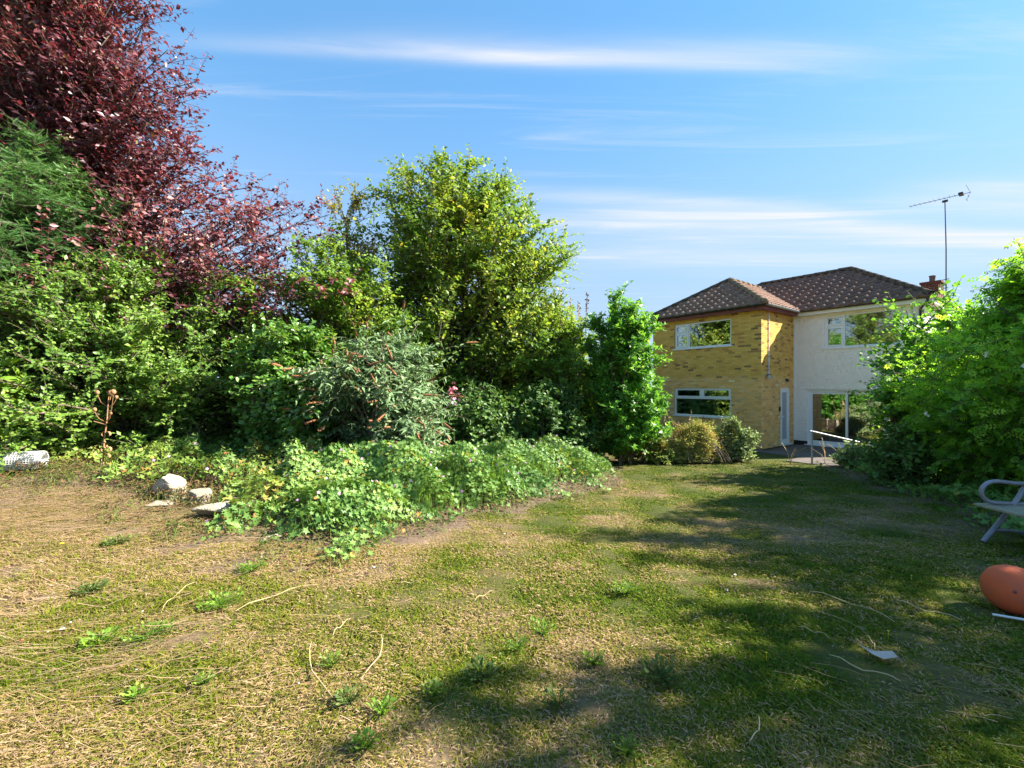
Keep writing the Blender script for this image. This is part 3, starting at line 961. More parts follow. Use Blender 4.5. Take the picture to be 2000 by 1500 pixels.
# bedroom window of the wing: a narrow two-light casement beside a wide fixed light
window(f0, -3.43, -1.066, 3.78, 4.79, [(-2.83, -2.77, 3.835, 4.735), (-3.375, -2.83, 4.38, 4.43)], None, subs=[(-3.372, -2.833, 4.433, 4.732, 1), (-3.372, -2.833, 3.838, 4.377, 1), (-2.767, -1.124, 3.838, 4.732, 0)],
       curtains=[(-3.42, -2.85), (-1.30, -1.07)])
# kitchen window: two top lights over one wide light
window(f0, -3.43, -1.066, 1.06, 2.19, [(-3.375, -1.121, 1.74, 1.80), (-2.28, -2.21, 1.80, 2.135)], None, subs=[(-3.372, -2.283, 1.803, 2.132, 1), (-2.207, -1.124, 1.803, 2.132, 1), (-3.372, -1.124, 1.118, 1.737, 0)])
# bedroom window in the white wall
window(fw_, 1.03, 3.25, 3.66, 4.86, [(1.60, 1.66, 3.715, 4.805), (1.085, 1.60, 4.42, 4.47)], None, sill_over=0.12, subs=[(1.088, 1.597, 4.473, 4.802, 1), (1.088, 1.597, 3.718, 4.417, 1), (1.663, 3.192, 3.718, 4.802, 0)],
       curtains=[(1.05, 1.62)])
# sliding patio door
pd_ = MB()
mbox(pd_, fw_, 0.48, 2.90, 0.03, 0.10, -0.14, -0.03); mbox(pd_, fw_, 0.48, 2.90, 2.02, 2.11, -0.14, -0.03)
mbox(pd_, fw_, 0.48, 0.56, 0.10, 2.02, -0.14, -0.03); mbox(pd_, fw_, 2.82, 2.90, 0.10, 2.02, -0.14, -0.03)
pdo = pd_.obj('patio_door', M['white'], house)
for a, b_, dd in ((0.563, 1.74, -0.05), (1.66, 2.817, -0.095)):
    k = MB()
    mbox(k, fw_, a, b_, 0.103, 0.19, dd - 0.035, dd); mbox(k, fw_, a, b_, 1.95, 2.017, dd - 0.035, dd)
    mbox(k, fw_, a, a + 0.07, 0.19, 1.95, dd - 0.035, dd); mbox(k, fw_, b_ - 0.07, b_, 0.19, 1.95, dd - 0.035, dd)
    k.obj('sash', M['white'], pdo)
    k = MB(); mbox(k, fw_, a + 0.071, b_ - 0.071, 0.191, 1.949, dd - 0.022, dd - 0.016); k.obj('pane', M['glass'], pdo)
k = MB(); mbox(k, fw_, 0.40, 2.98, -0.01, 0.027, -0.10, 0.09); k.obj('sill', M['white'], pdo)
k = MB(); mbox(k, fw_, 0.44, 2.94, 2.115, 2.16, -0.02, 0.03); k.obj('drip_rail', M['cream'], pdo)
# narrow side door with frosted glass
fs_ = right(0)
k = MB()
mbox(k, fs_, 1.57, 2.40, 2.13, 2.19, -0.11, -0.02); mbox(k, fs_, 1.57, 1.63, 0.06, 2.13, -0.11, -0.02); mbox(k, fs_, 2.34, 2.40, 0.06, 2.13, -0.11, -0.02)
sd = k.obj('door', M['white'], house)
k = MB()
mbox(k, fs_, 1.635, 2.335, 0.07, 0.22, -0.09, -0.012); mbox(k, fs_, 1.635, 2.335, 2.01, 2.125, -0.09, -0.012)
mbox(k, fs_, 1.635, 1.765, 0.22, 2.01, -0.09, -0.012); mbox(k, fs_, 2.205, 2.335, 0.22, 2.01, -0.09, -0.012)
k.obj('leaf', M['white'], sd)
k = MB(); mbox(k, fs_, 1.766, 2.204, 0.221, 2.009, -0.065, -0.04); k.obj('pane', M['frost'], sd)
k = MB(); mbox(k, fs_, 1.66, 1.69, 0.98, 1.16, -0.012, 0.0); mbox(k, fs_, 1.66, 1.79, 1.08, 1.105, 0.0, 0.035); k.obj('handle', M['white'], sd)
for zz_ in (0.35, 1.1, 1.9):
    k = MB(); mbox(k, fs_, 2.30, 2.36, zz_, zz_ + 0.1, -0.012, 0.012); k.obj('hinge', M['white'], sd)
k = MB(); mbox(k, fs_, 1.50, 2.46, 0.005, 0.055, -0.08, 0.10); k.obj('threshold', M['cream'], sd)
k = MB(); mbox(k, fs_, 1.43, 1.50, 1.30, 1.48, -0.002, 0.05); k.obj('key_safe', M['black'], house)
k = MB(); k.tube([fs_(2.02, 2.50, 0.0), fs_(2.02, 2.50, 0.06), fs_(2.02, 2.42, 0.09)], [0.035, 0.04, 0.05], 8); k.obj('sensor', M['black'], house)
k = MB(); k.tube([fs_(0.536, 4.98, 0.03), fs_(0.536, 2.72, 0.03), fs_(0.50, 2.66, 0.03)], 0.016, 7)
cdt = k.obj('conduit', M['white'], house)
for zz_ in (4.5, 3.9, 3.3, 2.85):
    k = MB(); mbox(k, fs_, 0.512, 0.56, zz_, zz_ + 0.02, 0.005, 0.052); k.obj('clip', M['gutter_grey'], cdt)
k = MB(); mbox(k, fs_, 0.40, 0.53, 2.60, 2.69, 0.0, 0.06)
fl = k.obj('security_lamp', M['gutter_grey'], house)
k = MB(); k.lathe([(0.03, 0.0), (0.075, 0.03), (0.09, 0.10), (0.08, 0.12)], fs_(0.40, 2.62, 0.10), 12, axis=(0.5, -0.8, -0.4)); k.obj('reflector', M['black'], fl)
k = MB(); k.lathe([(0.0, 0.118), (0.078, 0.115)], fs_(0.40, 2.62, 0.10), 12, axis=(0.5, -0.8, -0.4)); k.obj('lens', M['lamp_glass'], fl)

# roof
c_, s_ = math.cos(PA), math.sin(PA)
rf = MB()
E_ = EZ - 0.035
A1, A2, AP = (-4.69, -0.23, E_), (0.23, -0.23, E_), (-2.23, 2.23, E_ + 2.46 * PT)
V1, V2, VT = (0.23, 2.52, E_), (-4.69, 2.52, E_), (-2.23, 4.98, E_ + 2.46 * PT)
rf.add([A1, A2, AP], [(0, 1, 2)]); rf.add([A2, V1, VT, AP], [(0, 1, 2, 3)]); rf.add([V2, A1, AP, VT], [(0, 1, 2, 3)])
B1, B2, B3, B4 = (-5.16, 2.52, E_), (4.01, 2.52, E_), (4.01, 8.23, E_), (-5.16, 8.23, E_)
R1, R2 = (-2.31, 5.375, E_ + 2.855 * PT), (1.154, 5.375, E_ + 2.855 * PT)
rf.add([B1, B2, R2, R1], [(0, 1, 2, 3)]); rf.add([B2, B3, R2], [(0, 1, 2)]); rf.add([B3, B4, R1, R2], [(0, 1, 2, 3)]); rf.add([B4, B1, R1], [(0, 1, 2)])
roof = rf.obj('roof', M['felt'], house)

TW, TG = 0.30, 0.335


def tile_geo(w=TW, g=TG):
    n = 10
    v = []; f = []
    def h(i):
        q = i / n
        if q < 0.46: return 0.006 * math.cos(q / 0.46 * math.pi * 2)
        return 0.056 * math.sin((q - 0.46) / 0.54 * math.pi) ** 0.8 if q < 1 else 0.0
    for (tt, base) in ((-0.03, 0.026), (g + 0.01, 0.002)):
        for i in range(n + 1):
            v.append((w * i / n, tt, base + h(i)))
    for i in range(n + 1):
        v.append((w * i / n, -0.03, -0.012))
    k = n + 1
    for i in range(n):
        f.append((i, i + 1, k + i + 1, k + i)); f.append((2 * k + i, 2 * k + i + 1, i + 1, i))
    return v, f


tv_, tf_ = tile_geo()
tme = bpy.data.meshes.new('roof_tile'); tme.from_pydata(tv_, [], tf_); tme.polygons.foreach_set('use_smooth', [i % 2 == 0 for i in range(len(tf_))]); tme.update()
tile_mats = {}


def lay_tiles(O, sdir, tdir, smax, tmax, planes, m, single=True):
    """planes (a, b, c): keep a*s + b*t <= c, in slope coordinates"""
    nrm = Vector(sdir).cross(Vector(tdir))
    Mx = Matrix((( *sdir,), (*tdir,), (*nrm,))).transposed().to_4x4()
    Mx.translation = Vector(O)
    if m not in tile_mats:
        d = tme.copy(); d.materials.append(M[m]); tile_mats[m] = d
    whole = MB()
    for j in range(int(tmax / TG) + 1):
        for i in range(int(smax / TW) + 1):
            s0, t0_ = i * TW, j * TG - 0.06
            cs = [(s0, t0_), (s0 + TW, t0_), (s0, t0_ + TG), (s0 + TW, t0_ + TG)]
            vals = [[a * x + b_ * y - c for (x, y) in cs] for (a, b_, c) in planes]
            if any(min(q) > -0.04 for q in vals):
                continue
            cut = [k for k, q in enumerate(vals) if max(q) > 0.0]
            jit = Matrix.Rotation(random.gauss(0, 0.010), 4, 'X') @ Matrix.Translation((0, random.gauss(0, 0.004), random.gauss(0, 0.002)))
            loc = Mx @ Matrix.Translation((s0, t0_, 0.0)) @ jit
            if not cut:
                if single:
                    o_ = link('roof_tile', tile_mats[m], None, roof); o_.matrix_local = loc
                else:
                    whole.add([loc @ Vector(q) for q in tv_], tf_, random.random(), True)
                continue
            bm = bmesh.new(); bm.from_mesh(tme)
            for k in cut:
                a, b_, c = planes[k]
                L_ = math.hypot(a, b_)
                c2 = (c - a * s0 - b_ * t0_) / L_
                no = Vector((a / L_, b_ / L_, 0))
                bmesh.ops.bisect_plane(bm, geom=bm.verts[:] + bm.edges[:] + bm.faces[:], plane_co=no * c2, plane_no=no, clear_outer=True)
            if len(bm.faces) < 3:
                bm.free(); continue
            if single:
                me = bpy.data.meshes.new('roof_tile'); bm.to_mesh(me); me.materials.append(M[m])
                o_ = link('roof_tile', me, None, roof); o_.matrix_local = loc
            else:
                bm.verts.index_update()
                whole.add([loc @ q.co for q in bm.verts], [tuple(q.index for q in fa.verts) for fa in bm.faces], random.random(), True)
            bm.free()
    if not single:
        tag(whole.obj('tile_field', M[m], roof), kind='stuff')


c1p = c_
lay_tiles((-4.71, -0.25, EZ), (1, 0, 0), (0, c_, s_), 4.96, 2.48 / c_, [(-1, c_, 0), (1, c_, 4.96)], 'tile')
lay_tiles((0.25, -0.25, EZ), (0, 1, 0), (-c_, 0, s_), 5.3, 2.48 / c_, [(-1, c_, 0), (1, -c_, 2.75), (0, c_, 2.48)], 'tile')
lay_tiles((-5.18, 2.5, EZ), (1, 0, 0), (0, c_, s_), 9.21, 2.876 / c_, [(-1, -c_, -5.43), (-1, c_, 0.0), (1, c_, 9.21), (0, c_, 2.876)], 'tile_dark')
lay_tiles((4.03, 2.5, EZ), (0, 1, 0), (-c_, 0, s_), 5.76, 2.876 / c_, [(-1, c_, 0), (1, c_, 5.752)], 'tile_dark', False)
lay_tiles((-4.71, 2.5 + 2.48, EZ), (0, -1, 0), (c_, 0, s_), 5.3, 2.48 / c_, [(1, c_, 5.23), (0, c_, 2.48)], 'tile', False)


def ridge_run(p, q, m, rad=0.115):
    p, q = Vector(p), Vector(q)
    d = (q - p); Ln = d.length; d.normalize()
    n = max(1, round(Ln / 0.42)); seg = Ln / n
    k = MB(); vs = []; fs = []
    N = 9
    for (yy, rr) in ((0, rad), (seg + 0.03, rad * 0.88)):
        for i in range(N):
            a = math.pi * (i / (N - 1)) * 1.16 - math.pi * 0.08
            vs.append((rr * math.cos(a), yy, rr * math.sin(a) * 0.85))
    for i in range(N):
        a = math.pi * (i / (N - 1)) * 1.16 - math.pi * 0.08
        vs.append((rad * 0.8 * math.cos(a), 0, rad * 0.8 * math.sin(a) * 0.85))
    for i in range(N - 1):
        fs.append((i, i + 1, N + i + 1, N + i)); fs.append((2 * N + i, 2 * N + i + 1, i + 1, i))
    fs.append(tuple(range(2 * N, 3 * N)))
    k.add(vs, fs, 0, True)
    me = k.mesh('ridge_tile'); me.materials.append(M[m])
    x = d.cross(Vector((0, 0, 1))).normalized(); z = x.cross(d)
    rot = Matrix((x, d, z)).transposed().to_4x4()
    for i in range(n):
        o_ = link('ridge_tile', me, None, roof)
        T_ = Matrix.Translation(p + d * seg * i + Vector((0, 0, 0.0 + random.gauss(0, 0.003)))) @ rot
        o_.matrix_local = T_


up = Vector((0, 0, 0.03))
apx = Vector((-2.23, 2.23, EZ + 2.48 * PT)) + up
ridge_run(Vector((-4.71, -0.25, EZ)) + up, apx, 'ridge'); ridge_run(Vector((0.25, -0.25, EZ)) + up, apx, 'ridge_pale')
ridge_run(apx, Vector((-2.23, 4.95, EZ + 2.48 * PT)) + up, 'ridge_pale')
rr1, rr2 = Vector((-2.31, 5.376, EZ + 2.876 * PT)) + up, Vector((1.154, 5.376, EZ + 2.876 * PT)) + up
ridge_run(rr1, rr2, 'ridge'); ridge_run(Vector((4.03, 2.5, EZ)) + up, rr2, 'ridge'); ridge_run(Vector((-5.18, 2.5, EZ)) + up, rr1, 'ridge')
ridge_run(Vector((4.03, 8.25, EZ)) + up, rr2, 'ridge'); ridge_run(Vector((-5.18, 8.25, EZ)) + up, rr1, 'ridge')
k = MB(); k.lathe([(0.0, -0.1), (0.10, -0.05), (0.12, 0.04), (0.06, 0.10), (0, 0.11)], (0.23, -0.23, EZ + 0.06), 8); k.obj('hip_mortar', M['ridge_pale'], roof)
# valley strip
k = MB(); k.add([(0.25 - 0.06, 2.5 - 0.06, EZ + 0.01), (0.25 + 0.06, 2.5 + 0.06, EZ + 0.05), (-2.23 + 0.06, 4.98 + 0.06, EZ + 2.5 * PT + 0.05), (-2.23 - 0.06, 4.98 - 0.06, EZ + 2.48 * PT + 0.01)], [(0, 1, 2, 3)]); k.obj('valley', M['gutter'], roof)
# eaves of the wing: maroon fascia and soffit, black gutter
k = MB(); k.box(-4.70, 0.232, -0.23, -0.205, 4.93, 5.095); k.box(0.207, 0.232, -0.2049, 2.49, 4.93, 5.095); k.box(-4.70, -4.675, -0.2049, 2.49, 4.93, 5.095)
fa = k.obj('fascia', M['maroon'], house)
k = MB(); k.box(-4.67, 0.205, -0.203, -0.0105, 4.945, 4.965); k.box(0.0105, 0.205, -0.0104, 2.49, 4.945, 4.965); k.obj('soffit', M['maroon'], fa)


def gutter(p, q, m, r=0.058):
    p, q = Vector(p), Vector(q)
    d = (q - p).normalized(); sdv = d.cross(Vector((0, 0, 1)))
    vs = []; fs = []
    for e_ in (p, q):
        for i in range(9):
            a = math.pi + math.pi * i / 8
            vs.append(e_ + sdv * math.cos(a) * r + Vector((0, 0, math.sin(a) * r)))
    for i in range(8):
        fs.append((i, i + 1, 9 + i + 1, 9 + i))
    k = MB(); k.add(vs, fs, 0, True)
    k.add(vs[:9], [tuple(range(9))]); k.add(vs[9:], [tuple(range(9))])
    k.tube([p + sdv * r, q + sdv * r], 0.008, 5); k.tube([p - sdv * r, q - sdv * r], 0.008, 5)
    return k.obj('gutter', M[m], house)


gtr = gutter((-4.78, -0.292, 5.105), (0.30, -0.292, 5.105), 'gutter')
gutter((0.294, -0.22, 5.105), (0.294, 2.48, 5.105), 'gutter_grey')
for xx in (-4.2, -3.2, -2.1, -1.0, -0.1):
    k = MB(); k.box(xx - 0.015, xx + 0.015, -0.36, -0.233, 5.02, 5.045); k.obj('bracket', M['gutter'], gtr)
# eaves of the main roof
k = MB(); k.box(0.235, 4.02, 2.53, 2.555, 4.93, 5.10); k.box(3.995, 4.02, 2.556, 8.2, 4.93, 5.10)
fb = k.obj('fascia', M['cream'], house)
k = MB(); k.box(0.235, 3.99, 2.557, 2.765, 4.94, 4.96); k.box(3.80, 3.99, 2.766, 8.2, 4.94, 4.96); k.obj('soffit', M['cream'], fb)
gutter((0.36, 2.472, 5.09), (4.10, 2.472, 5.09), 'gutter', 0.045)
k = MB(); k.tube([(3.93, 2.47, 5.05), (3.93, 2.47, 4.95), (3.72, 2.70, 4.75), (3.72, 2.70, 0.1)], 0.036, 8); k.obj('downpipe', M['gutter'], house)
# chimney
ch = MB()
r_ = np.random.default_rng(5)
ch.box(3.335, 3.825, 4.985, 5.625, 4.7, 5.92)
chm = ch.obj('chimney', M['mortar_low'], house)
k = MB()
for j in range(18):
    z0_ = 4.72 + j * 0.075
    if z0_ + 0.07 > 5.92: break
    o2 = 0.11 if j % 2 else 0
    for i in range(-1, 4):
        a, b_ = max(3.34, 3.34 + i * 0.225 + o2), min(3.82, 3.34 + (i + 1) * 0.225 + o2)
        if b_ - a > 0.04:
            k.box(a + .004, b_ - .004, 4.972, 4.99, z0_, z0_ + 0.066, r_.uniform())
        a, b_ = max(4.98, 4.98 + i * 0.225 + o2), min(5.62, 4.98 + (i + 1) * 0.225 + o2)
        if b_ - a > 0.04:
            k.box(3.322, 3.345, a + .004, b_ - .004, z0_, z0_ + 0.066, r_.uniform()); k.box(3.815, 3.838, a + .004, b_ - .004, z0_, z0_ + 0.066, r_.uniform())
k.box(3.29, 3.87, 4.94, 5.67, 5.92, 5.99, 0.9)
k.obj('brickwork', M['red_brick'], chm)['kind'] = 'stuff'
k = MB(); k.lathe([(0.11, 5.98), (0.10, 6.01), (0.085, 6.05), (0.085, 6.20), (0.10, 6.21), (0.10, 6.24), (0.07, 6.24), (0.07, 6.1)], (3.58, 5.3, 0), 12); k.obj('chimney_pot', M['clay'], chm)

# television aerial strapped to the chimney
mx_, my_ = 3.93, 5.35
ae = empty('television_aerial', hw(mx_, my_, 5.45), 'tall thin television aerial on a mast strapped to the chimney', 'aerial', rz=RZ)
k = MB(); k.tube([(0, 0, 0), (0.0, 0, 1.7), (-0.03, 0, 3.42)], [0.021, 0.019, 0.016], 7); k.obj('mast', M['alu_dark'], ae)
k = MB(); k.tube([(-0.18, 0, 0.58), (0.08, 0, 0.61)], 0.014, 5); k.tube([(-0.18, 0.03, 0.3), (0.05, 0.03, 0.3)], 0.014, 5); k.obj('bracket', M['alu_dark'], ae)
k = MB(); k.box(-0.10, 0.05, -0.03, 0.03, 3.36, 3.43); k.obj('clamp', M['black'], ae)
bm_ = MB(); bm_.tube([(-0.98, -0.04, 3.50), (0.62, 0.03, 3.50)], 0.010, 5); bo_ = bm_.obj('boom', M['alu_dark'], ae)
for i in range(11):
    xx = -0.95 + i * 0.13
    k = MB(); k.tube([(xx, -0.15, 3.51), (xx, 0.15, 3.51)], 0.008, 4); k.obj('element', M['alu_dark'], bo_)
k = MB(); k.box(0.32, 0.44, -0.13, 0.13, 3.47, 3.54); k.obj('dipole', M['black'], ae)
k = MB()
for zz_ in (-0.24, -0.12, 0.12, 0.24):
    k.tube([(0.60 - abs(zz_) * 0.35, -0.14, 3.50 + zz_), (0.60 - abs(zz_) * 0.35, 0.14, 3.50 + zz_)], 0.008, 4)
k.tube([(0.516, 0, 3.26), (0.60, 0, 3.50), (0.516, 0, 3.74)], 0.006, 4)
k.obj('reflector', M['alu_dark'], ae)

# things inside the glazed room
k0 = empty('wooden_chair', hw(0.62, 3.95, 0.03), 'orange pine chair just inside the sliding patio door', 'chair', rz=RZ + 0.5)
k = MB(); k.box(-0.21, 0.21, -0.2, 0.2, 0.42, 0.46); k.obj('seat', M['pine'], k0)
for sx in (-1, 1):
    for sy in (-1, 1):
        k = MB(); k.box(sx * 0.19 - 0.02, sx * 0.19 + 0.02, sy * 0.18 - 0.02, sy * 0.18 + 0.02, 0, 0.42 if sy < 0 else 1.0); k.obj('leg', M['pine'], k0)
for zz_ in (0.62, 0.86):
    k = MB(); k.box(-0.17, 0.17, 0.17, 0.19, zz_, zz_ + 0.10); k.obj('rail', M['pine'], k0)
k1 = empty('room_divider', hw(0.06, 4.15, 0.03), 'dark framed glazed divider standing inside the patio door', 'divider', rz=RZ)
k = MB(); k.box(0, 0.04, -0.02, 0.02, 0, 2.0); k.box(0.56, 0.66, -0.02, 0.02, 0, 2.0)
k.obj('frame', M['dark_frame'], k1)
for j in range(5):
    k = MB(); k.box(0.041, 0.559, -0.012, 0.012, 0.05 + j * 0.42, 0.08 + j * 0.42); k.obj('bar', M['dark_frame'], k1)
k = MB(); k.box(0.28, 0.31, -0.011, 0.011, 0.0, 1.95); k.obj('bar', M['dark_frame'], k1)
k = MB(); k.box(0.042, 0.558, -0.006, 0.006, 0.0, 1.95); k.obj('panel', M['frost'], k1)
k2_ = empty('play_table', hw(2.1, 3.55, 0.03), 'blue and yellow play table seen through the patio door glass', 'play table', rz=RZ)
k = MB(); k.box(-0.3, 0.3, -0.2, 0.2, 0.86, 0.92); k.obj('table_top', M['yellow_plastic'], k2_)
for sx in (-1, 1):
    for sy in (-1, 1):
        k = MB(); k.tube([(sx * 0.24, sy * 0.15, 0), (sx * 0.22, sy * 0.14, 0.86)], 0.025, 6); k.obj('leg', M['blue'], k2_)
k = MB(); k.lathe([(0, 0), (0.13, 0.0), (0.15, 0.28), (0.13, 0.28), (0.12, 0.02), (0, 0.02)], (0, 0, 0), 14)
tag(k.obj('blue_tub', M['blue']), 'blue plastic tub on the floor inside the patio door', 'tub').location = hw(0.78, 3.35, 0.03)
for i, (xx, hh, mm_) in enumerate(((-1.35, 0.22, 'white'), (-1.62, 0.16, 'lamp_glass'), (-3.1, 0.18, 'lamp_glass'))):
    k = MB(); k.lathe([(0.0, 0), (0.04, 0), (0.042, hh * 0.6), (0.018, hh * 0.8), (0.018, hh), (0, hh)], (0, 0, 0), 10)
    b_ = k.obj('bottle', M[mm_]); b_.location = hw(xx, 0.26, 1.095)
    tag(b_, ('white bottle on the kitchen window sill, at its right end', 'grey bottle on the kitchen sill next to the white one', 'grey bottle at the left end of the kitchen window sill')[i], 'bottle', 'bottles on the kitchen sill')
k = MB(); k.box(-3.6, -0.9, 0.16, 0.40, 1.02, 1.09); k.obj('worktop', M['room'], house)

# patio of slabs
slab = MB()
pat = MB()
poly = [(-0.3, -2.2), (5.6, -2.2), (5.6, 2.75), (-0.3, 2.75)]
corners = [hw(-6.5, -1.1), hw(0.2, -1.1), hw(1.1, -1.85), hw(7.5, -1.85), hw(7.5, 2.74), hw(0.02, 2.74), hw(0.02, 0.0), hw(-6.5, 0.0)]
pat.add([(q.x, q.y, HZ - 0.035) for q in corners], [tuple(range(len(corners)))])
tag(pat.obj('patio', M['patio']), kind='structure')
patio = bpy.data.objects['patio']
for i in range(13):
    for j in range(8):
        x0_, y0_ = -0.30 + i * 0.60, -1.85 + j * 0.60
        if x0_ < 0.02 and y0_ > -0.62: continue
        if x0_ < 0.9 and y0_ < -1.2 + (0.9 - x0_) * 0.4: continue
        y1_ = min(y0_ + 0.59, 2.73)
        x1_ = x0_ + 0.59
        zt = HZ - 0.004 + random.gauss(0, 0.003)
        cs = [hw(x0_, y0_), hw(x1_, y0_), hw(x1_, y1_), hw(x0_, y1_)]
        k = MB()
        k.add([(q.x, q.y, HZ - 0.034) for q in cs] + [(q.x, q.y, zt) for q in cs], [(4, 5, 6, 7), (0, 1, 5, 4), (1, 2, 6, 5), (2, 3, 7, 6), (3, 0, 4, 7)])
        k.obj('slab', M['patio'], patio)

# handrail
hr = empty('handrail', (8.72, 12.8, HZ), 'galvanised tube handrail sloping down on two posts in front of the patio door', 'handrail')
k = MB(); k.tube([(-0.06, 0, 0.93), (0.0, 0, 0.925), (1.36, 0.10, 0.62), (1.45, 0.107, 0.60)], 0.026, 9); k.obj('rail', M['metal'], hr)
k = MB(); k.tube([(0, 0, -0.05), (0, 0, 0.90)], 0.026, 9); k.obj('post', M['metal'], hr)
k = MB(); k.tube([(1.38, 0.10, -0.05), (1.38, 0.10, 0.60)], 0.026, 9); k.obj('post', M['metal'], hr)

# low wooden fence half hidden by the flowers
lf = empty('low_fence', (4.36, 13.75, HZ), 'low wooden fence of posts and rails between the shrubs beside the house', 'fence')
for xx in (-1.1, 0.0, 1.1):
    k = MB(); k.box(xx - 0.045, xx + 0.045, -0.045, 0.045, -0.05, 0.62); k.obj('post', M['old_wood'], lf)
for zz_ in (0.22, 0.50):
    for a, b_ in ((-1.1, 0), (0, 1.1)):
        k = MB(); k.box(a + 0.047, b_ - 0.047, -0.02, 0.02, zz_, zz_ + 0.075); k.obj('rail', M['old_wood'], lf)
for i in range(14):
    xx = -1.0 + i * 0.155
    if abs(xx) < 0.1: continue
    k = MB(); k.box(xx - 0.045, xx + 0.045, 0.022, 0.036, 0.02, 0.44 + 0.03 * random.random()); k.obj('slat', M['fence_wood'], lf)

# boundary fence behind the shrubs
bf = empty('boundary_fence', (-3.6, 12.9, g1(-3.6, 12.9)), 'brown close boarded fence in shadow behind the shrubs', 'fence', rz=0.12)
for i in range(34):
    xx = -1.9 + i * 0.14
    k = MB(); k.box(xx - 0.066, xx + 0.066, -0.008 - 0.006 * (i % 2), 0.008 - 0.006 * (i % 2), -0.1, 1.72 + 0.01 * random.random()); k.obj('board', M['fence_wood'], bf)
for zz_ in (0.4, 1.4):
    k = MB(); k.box(-2.0, 2.8, 0.02, 0.07, zz_, zz_ + 0.08); k.obj('rail', M['fence_wood'], bf)
for xx in (-1.9, 0.4, 2.7):
    k = MB(); k.box(xx - 0.05, xx + 0.05, 0.072, 0.17, -0.1, 1.8); k.obj('post', M['fence_wood'], bf)

# ------------------------------------------------------------------ trees and shrubs, left boundary
plant('purple_plum_tree', 'large purple leaved tree with a wide crown rising above the green shrubs', 'tree', (-12.0, 11.3),
      [(2.2, 3.5), (2.9, 6.8), (4.1, 7.9), (6.2, 6.9), (8.4, 5.0), (11.0, 3.2), (13.6, 1.8), (15.0, 0.5)], 780, 23, 11, 'simple', 0.13, 'plum', ys=0.33, keep=lambda p: p[:, 0] > -1.3 * p[:, 1] - 1.0,
      trunk_h=6.5, trunk_r=0.055, shoot=1.0, climb=0.75, stems=1, seed=11, up=0.25, t0=0.3, lump=0.15, sprays=260, spray_len=1.3, out=0.42, tvar=0.24)
plant('conifer', 'dark green feathery conifer standing under the purple tree at the left edge', 'conifer', (-10.3, 9.8),
      [(0.2, 1.7), (2.2, 2.1), (4.3, 1.95), (5.8, 1.1), (7.0, 0.25)], 230, 18, 7, 'frond', 0.20, 'yew', trunk_h=6.2, trunk_r=0.12,
      shoot=0.6, climb=0.15, seed=12, up=0.05, t0=0.35, ldroop=0.15, sdroop=0.35, lump=0.32, sprays=150, spray_len=0.95, flat=0.9)
plant('honeysuckle_shrub', 'big rounded shrub with small bright green leaves under the conifer', 'shrub', (-8.3, 9.9),
      [(0.0, 1.9), (1.2, 2.35), (2.8, 2.2), (3.9, 1.5), (4.6, 0.5)], 380, 26, 11, 'simple', 0.088, 'privet', trunk_h=1.0, trunk_r=0.06, stems=6,
      shoot=0.42, climb=0.9, seed=13, up=0.35, lump=0.24, sprays=140, spray_len=0.8)
plant('mock_orange_shrub', 'mid green shrub at the left edge behind the netting roll', 'shrub', (-11.6, 10.2),
      [(0.0, 1.3), (1.2, 1.7), (2.4, 1.4), (3.3, 0.5)], 150, 22, 10, 'oval', 0.11, 'privet', trunk_h=0.8, trunk_r=0.05, stems=5,
      shoot=0.42, seed=14, up=0.3, sprays=40)
plant('chestnut_sapling', 'young sapling with large bright hanging leaves at the left edge', 'sapling', (-9.25, 8.05),
      [(0.6, 0.3), (1.3, 0.45), (1.8, 0.3)], 14, 5, 5, 'oval', 0.24, 'yellowgreen', trunk_h=1.3, trunk_r=0.02, shoot=0.3, seed=15, up=0.1, ldroop=0.8)
plant('laurel_shrub', 'glossy dark green laurel shrub between the bright shrub and the buddleia', 'shrub', (-4.9, 9.5),
      [(0.0, 1.0), (1.0, 1.2), (2.0, 1.0), (2.8, 0.4)], 190, 18, 9, 'oval', 0.115, 'laurel', trunk_h=0.8, trunk_r=0.05, stems=5,
      shoot=0.4, seed=16, up=0.4, lump=0.25, sprays=30)
plant('field_maple_tree', 'small yellow green tree behind the laurel and under the purple crown', 'tree', (-4.9, 11.9),
      [(0.5, 1.9), (2.0, 2.5), (3.6, 2.3), (4.8, 1.5), (5.6, 0.5)], 300, 22, 10, 'simple', 0.12, 'yellowgreen', trunk_h=2.4, trunk_r=0.1, stems=3,
      shoot=0.5, seed=17, up=0.25, lump=0.24, sprays=80, spray_len=0.9)
plant('sparse_birch', 'thin sparse yellowing tree with sky showing through between the two big trees', 'tree', (-5.1, 13.6),
      [(3.0, 1.2), (5.0, 1.35), (6.8, 0.95), (8.1, 0.25)], 75, 10, 7, 'simple', 0.11, 'sparse', trunk_h=6.8, trunk_r=0.07, shoot=0.55, seed=18, up=0.35, climb=1.2, sprays=40)
e_, bd = plant('buddleia', 'grey green buddleia bush with rusty dried flower spikes', 'bush', (-2.75, 9.75),
      [(0.1, 0.9), (0.9, 1.5), (1.8, 1.6), (2.5, 1.05), (2.9, 0.5)], 150, 13, 12, 'narrow', 0.165, 'buddleia', trunk_h=0.6, trunk_r=0.04, stems=7,
      shoot=0.55, climb=0.8, seed=19, up=0.25, ldroop=0.5, lump=0.32, sprays=190, spray_len=1.15, sdroop=0.35, out=0.5)
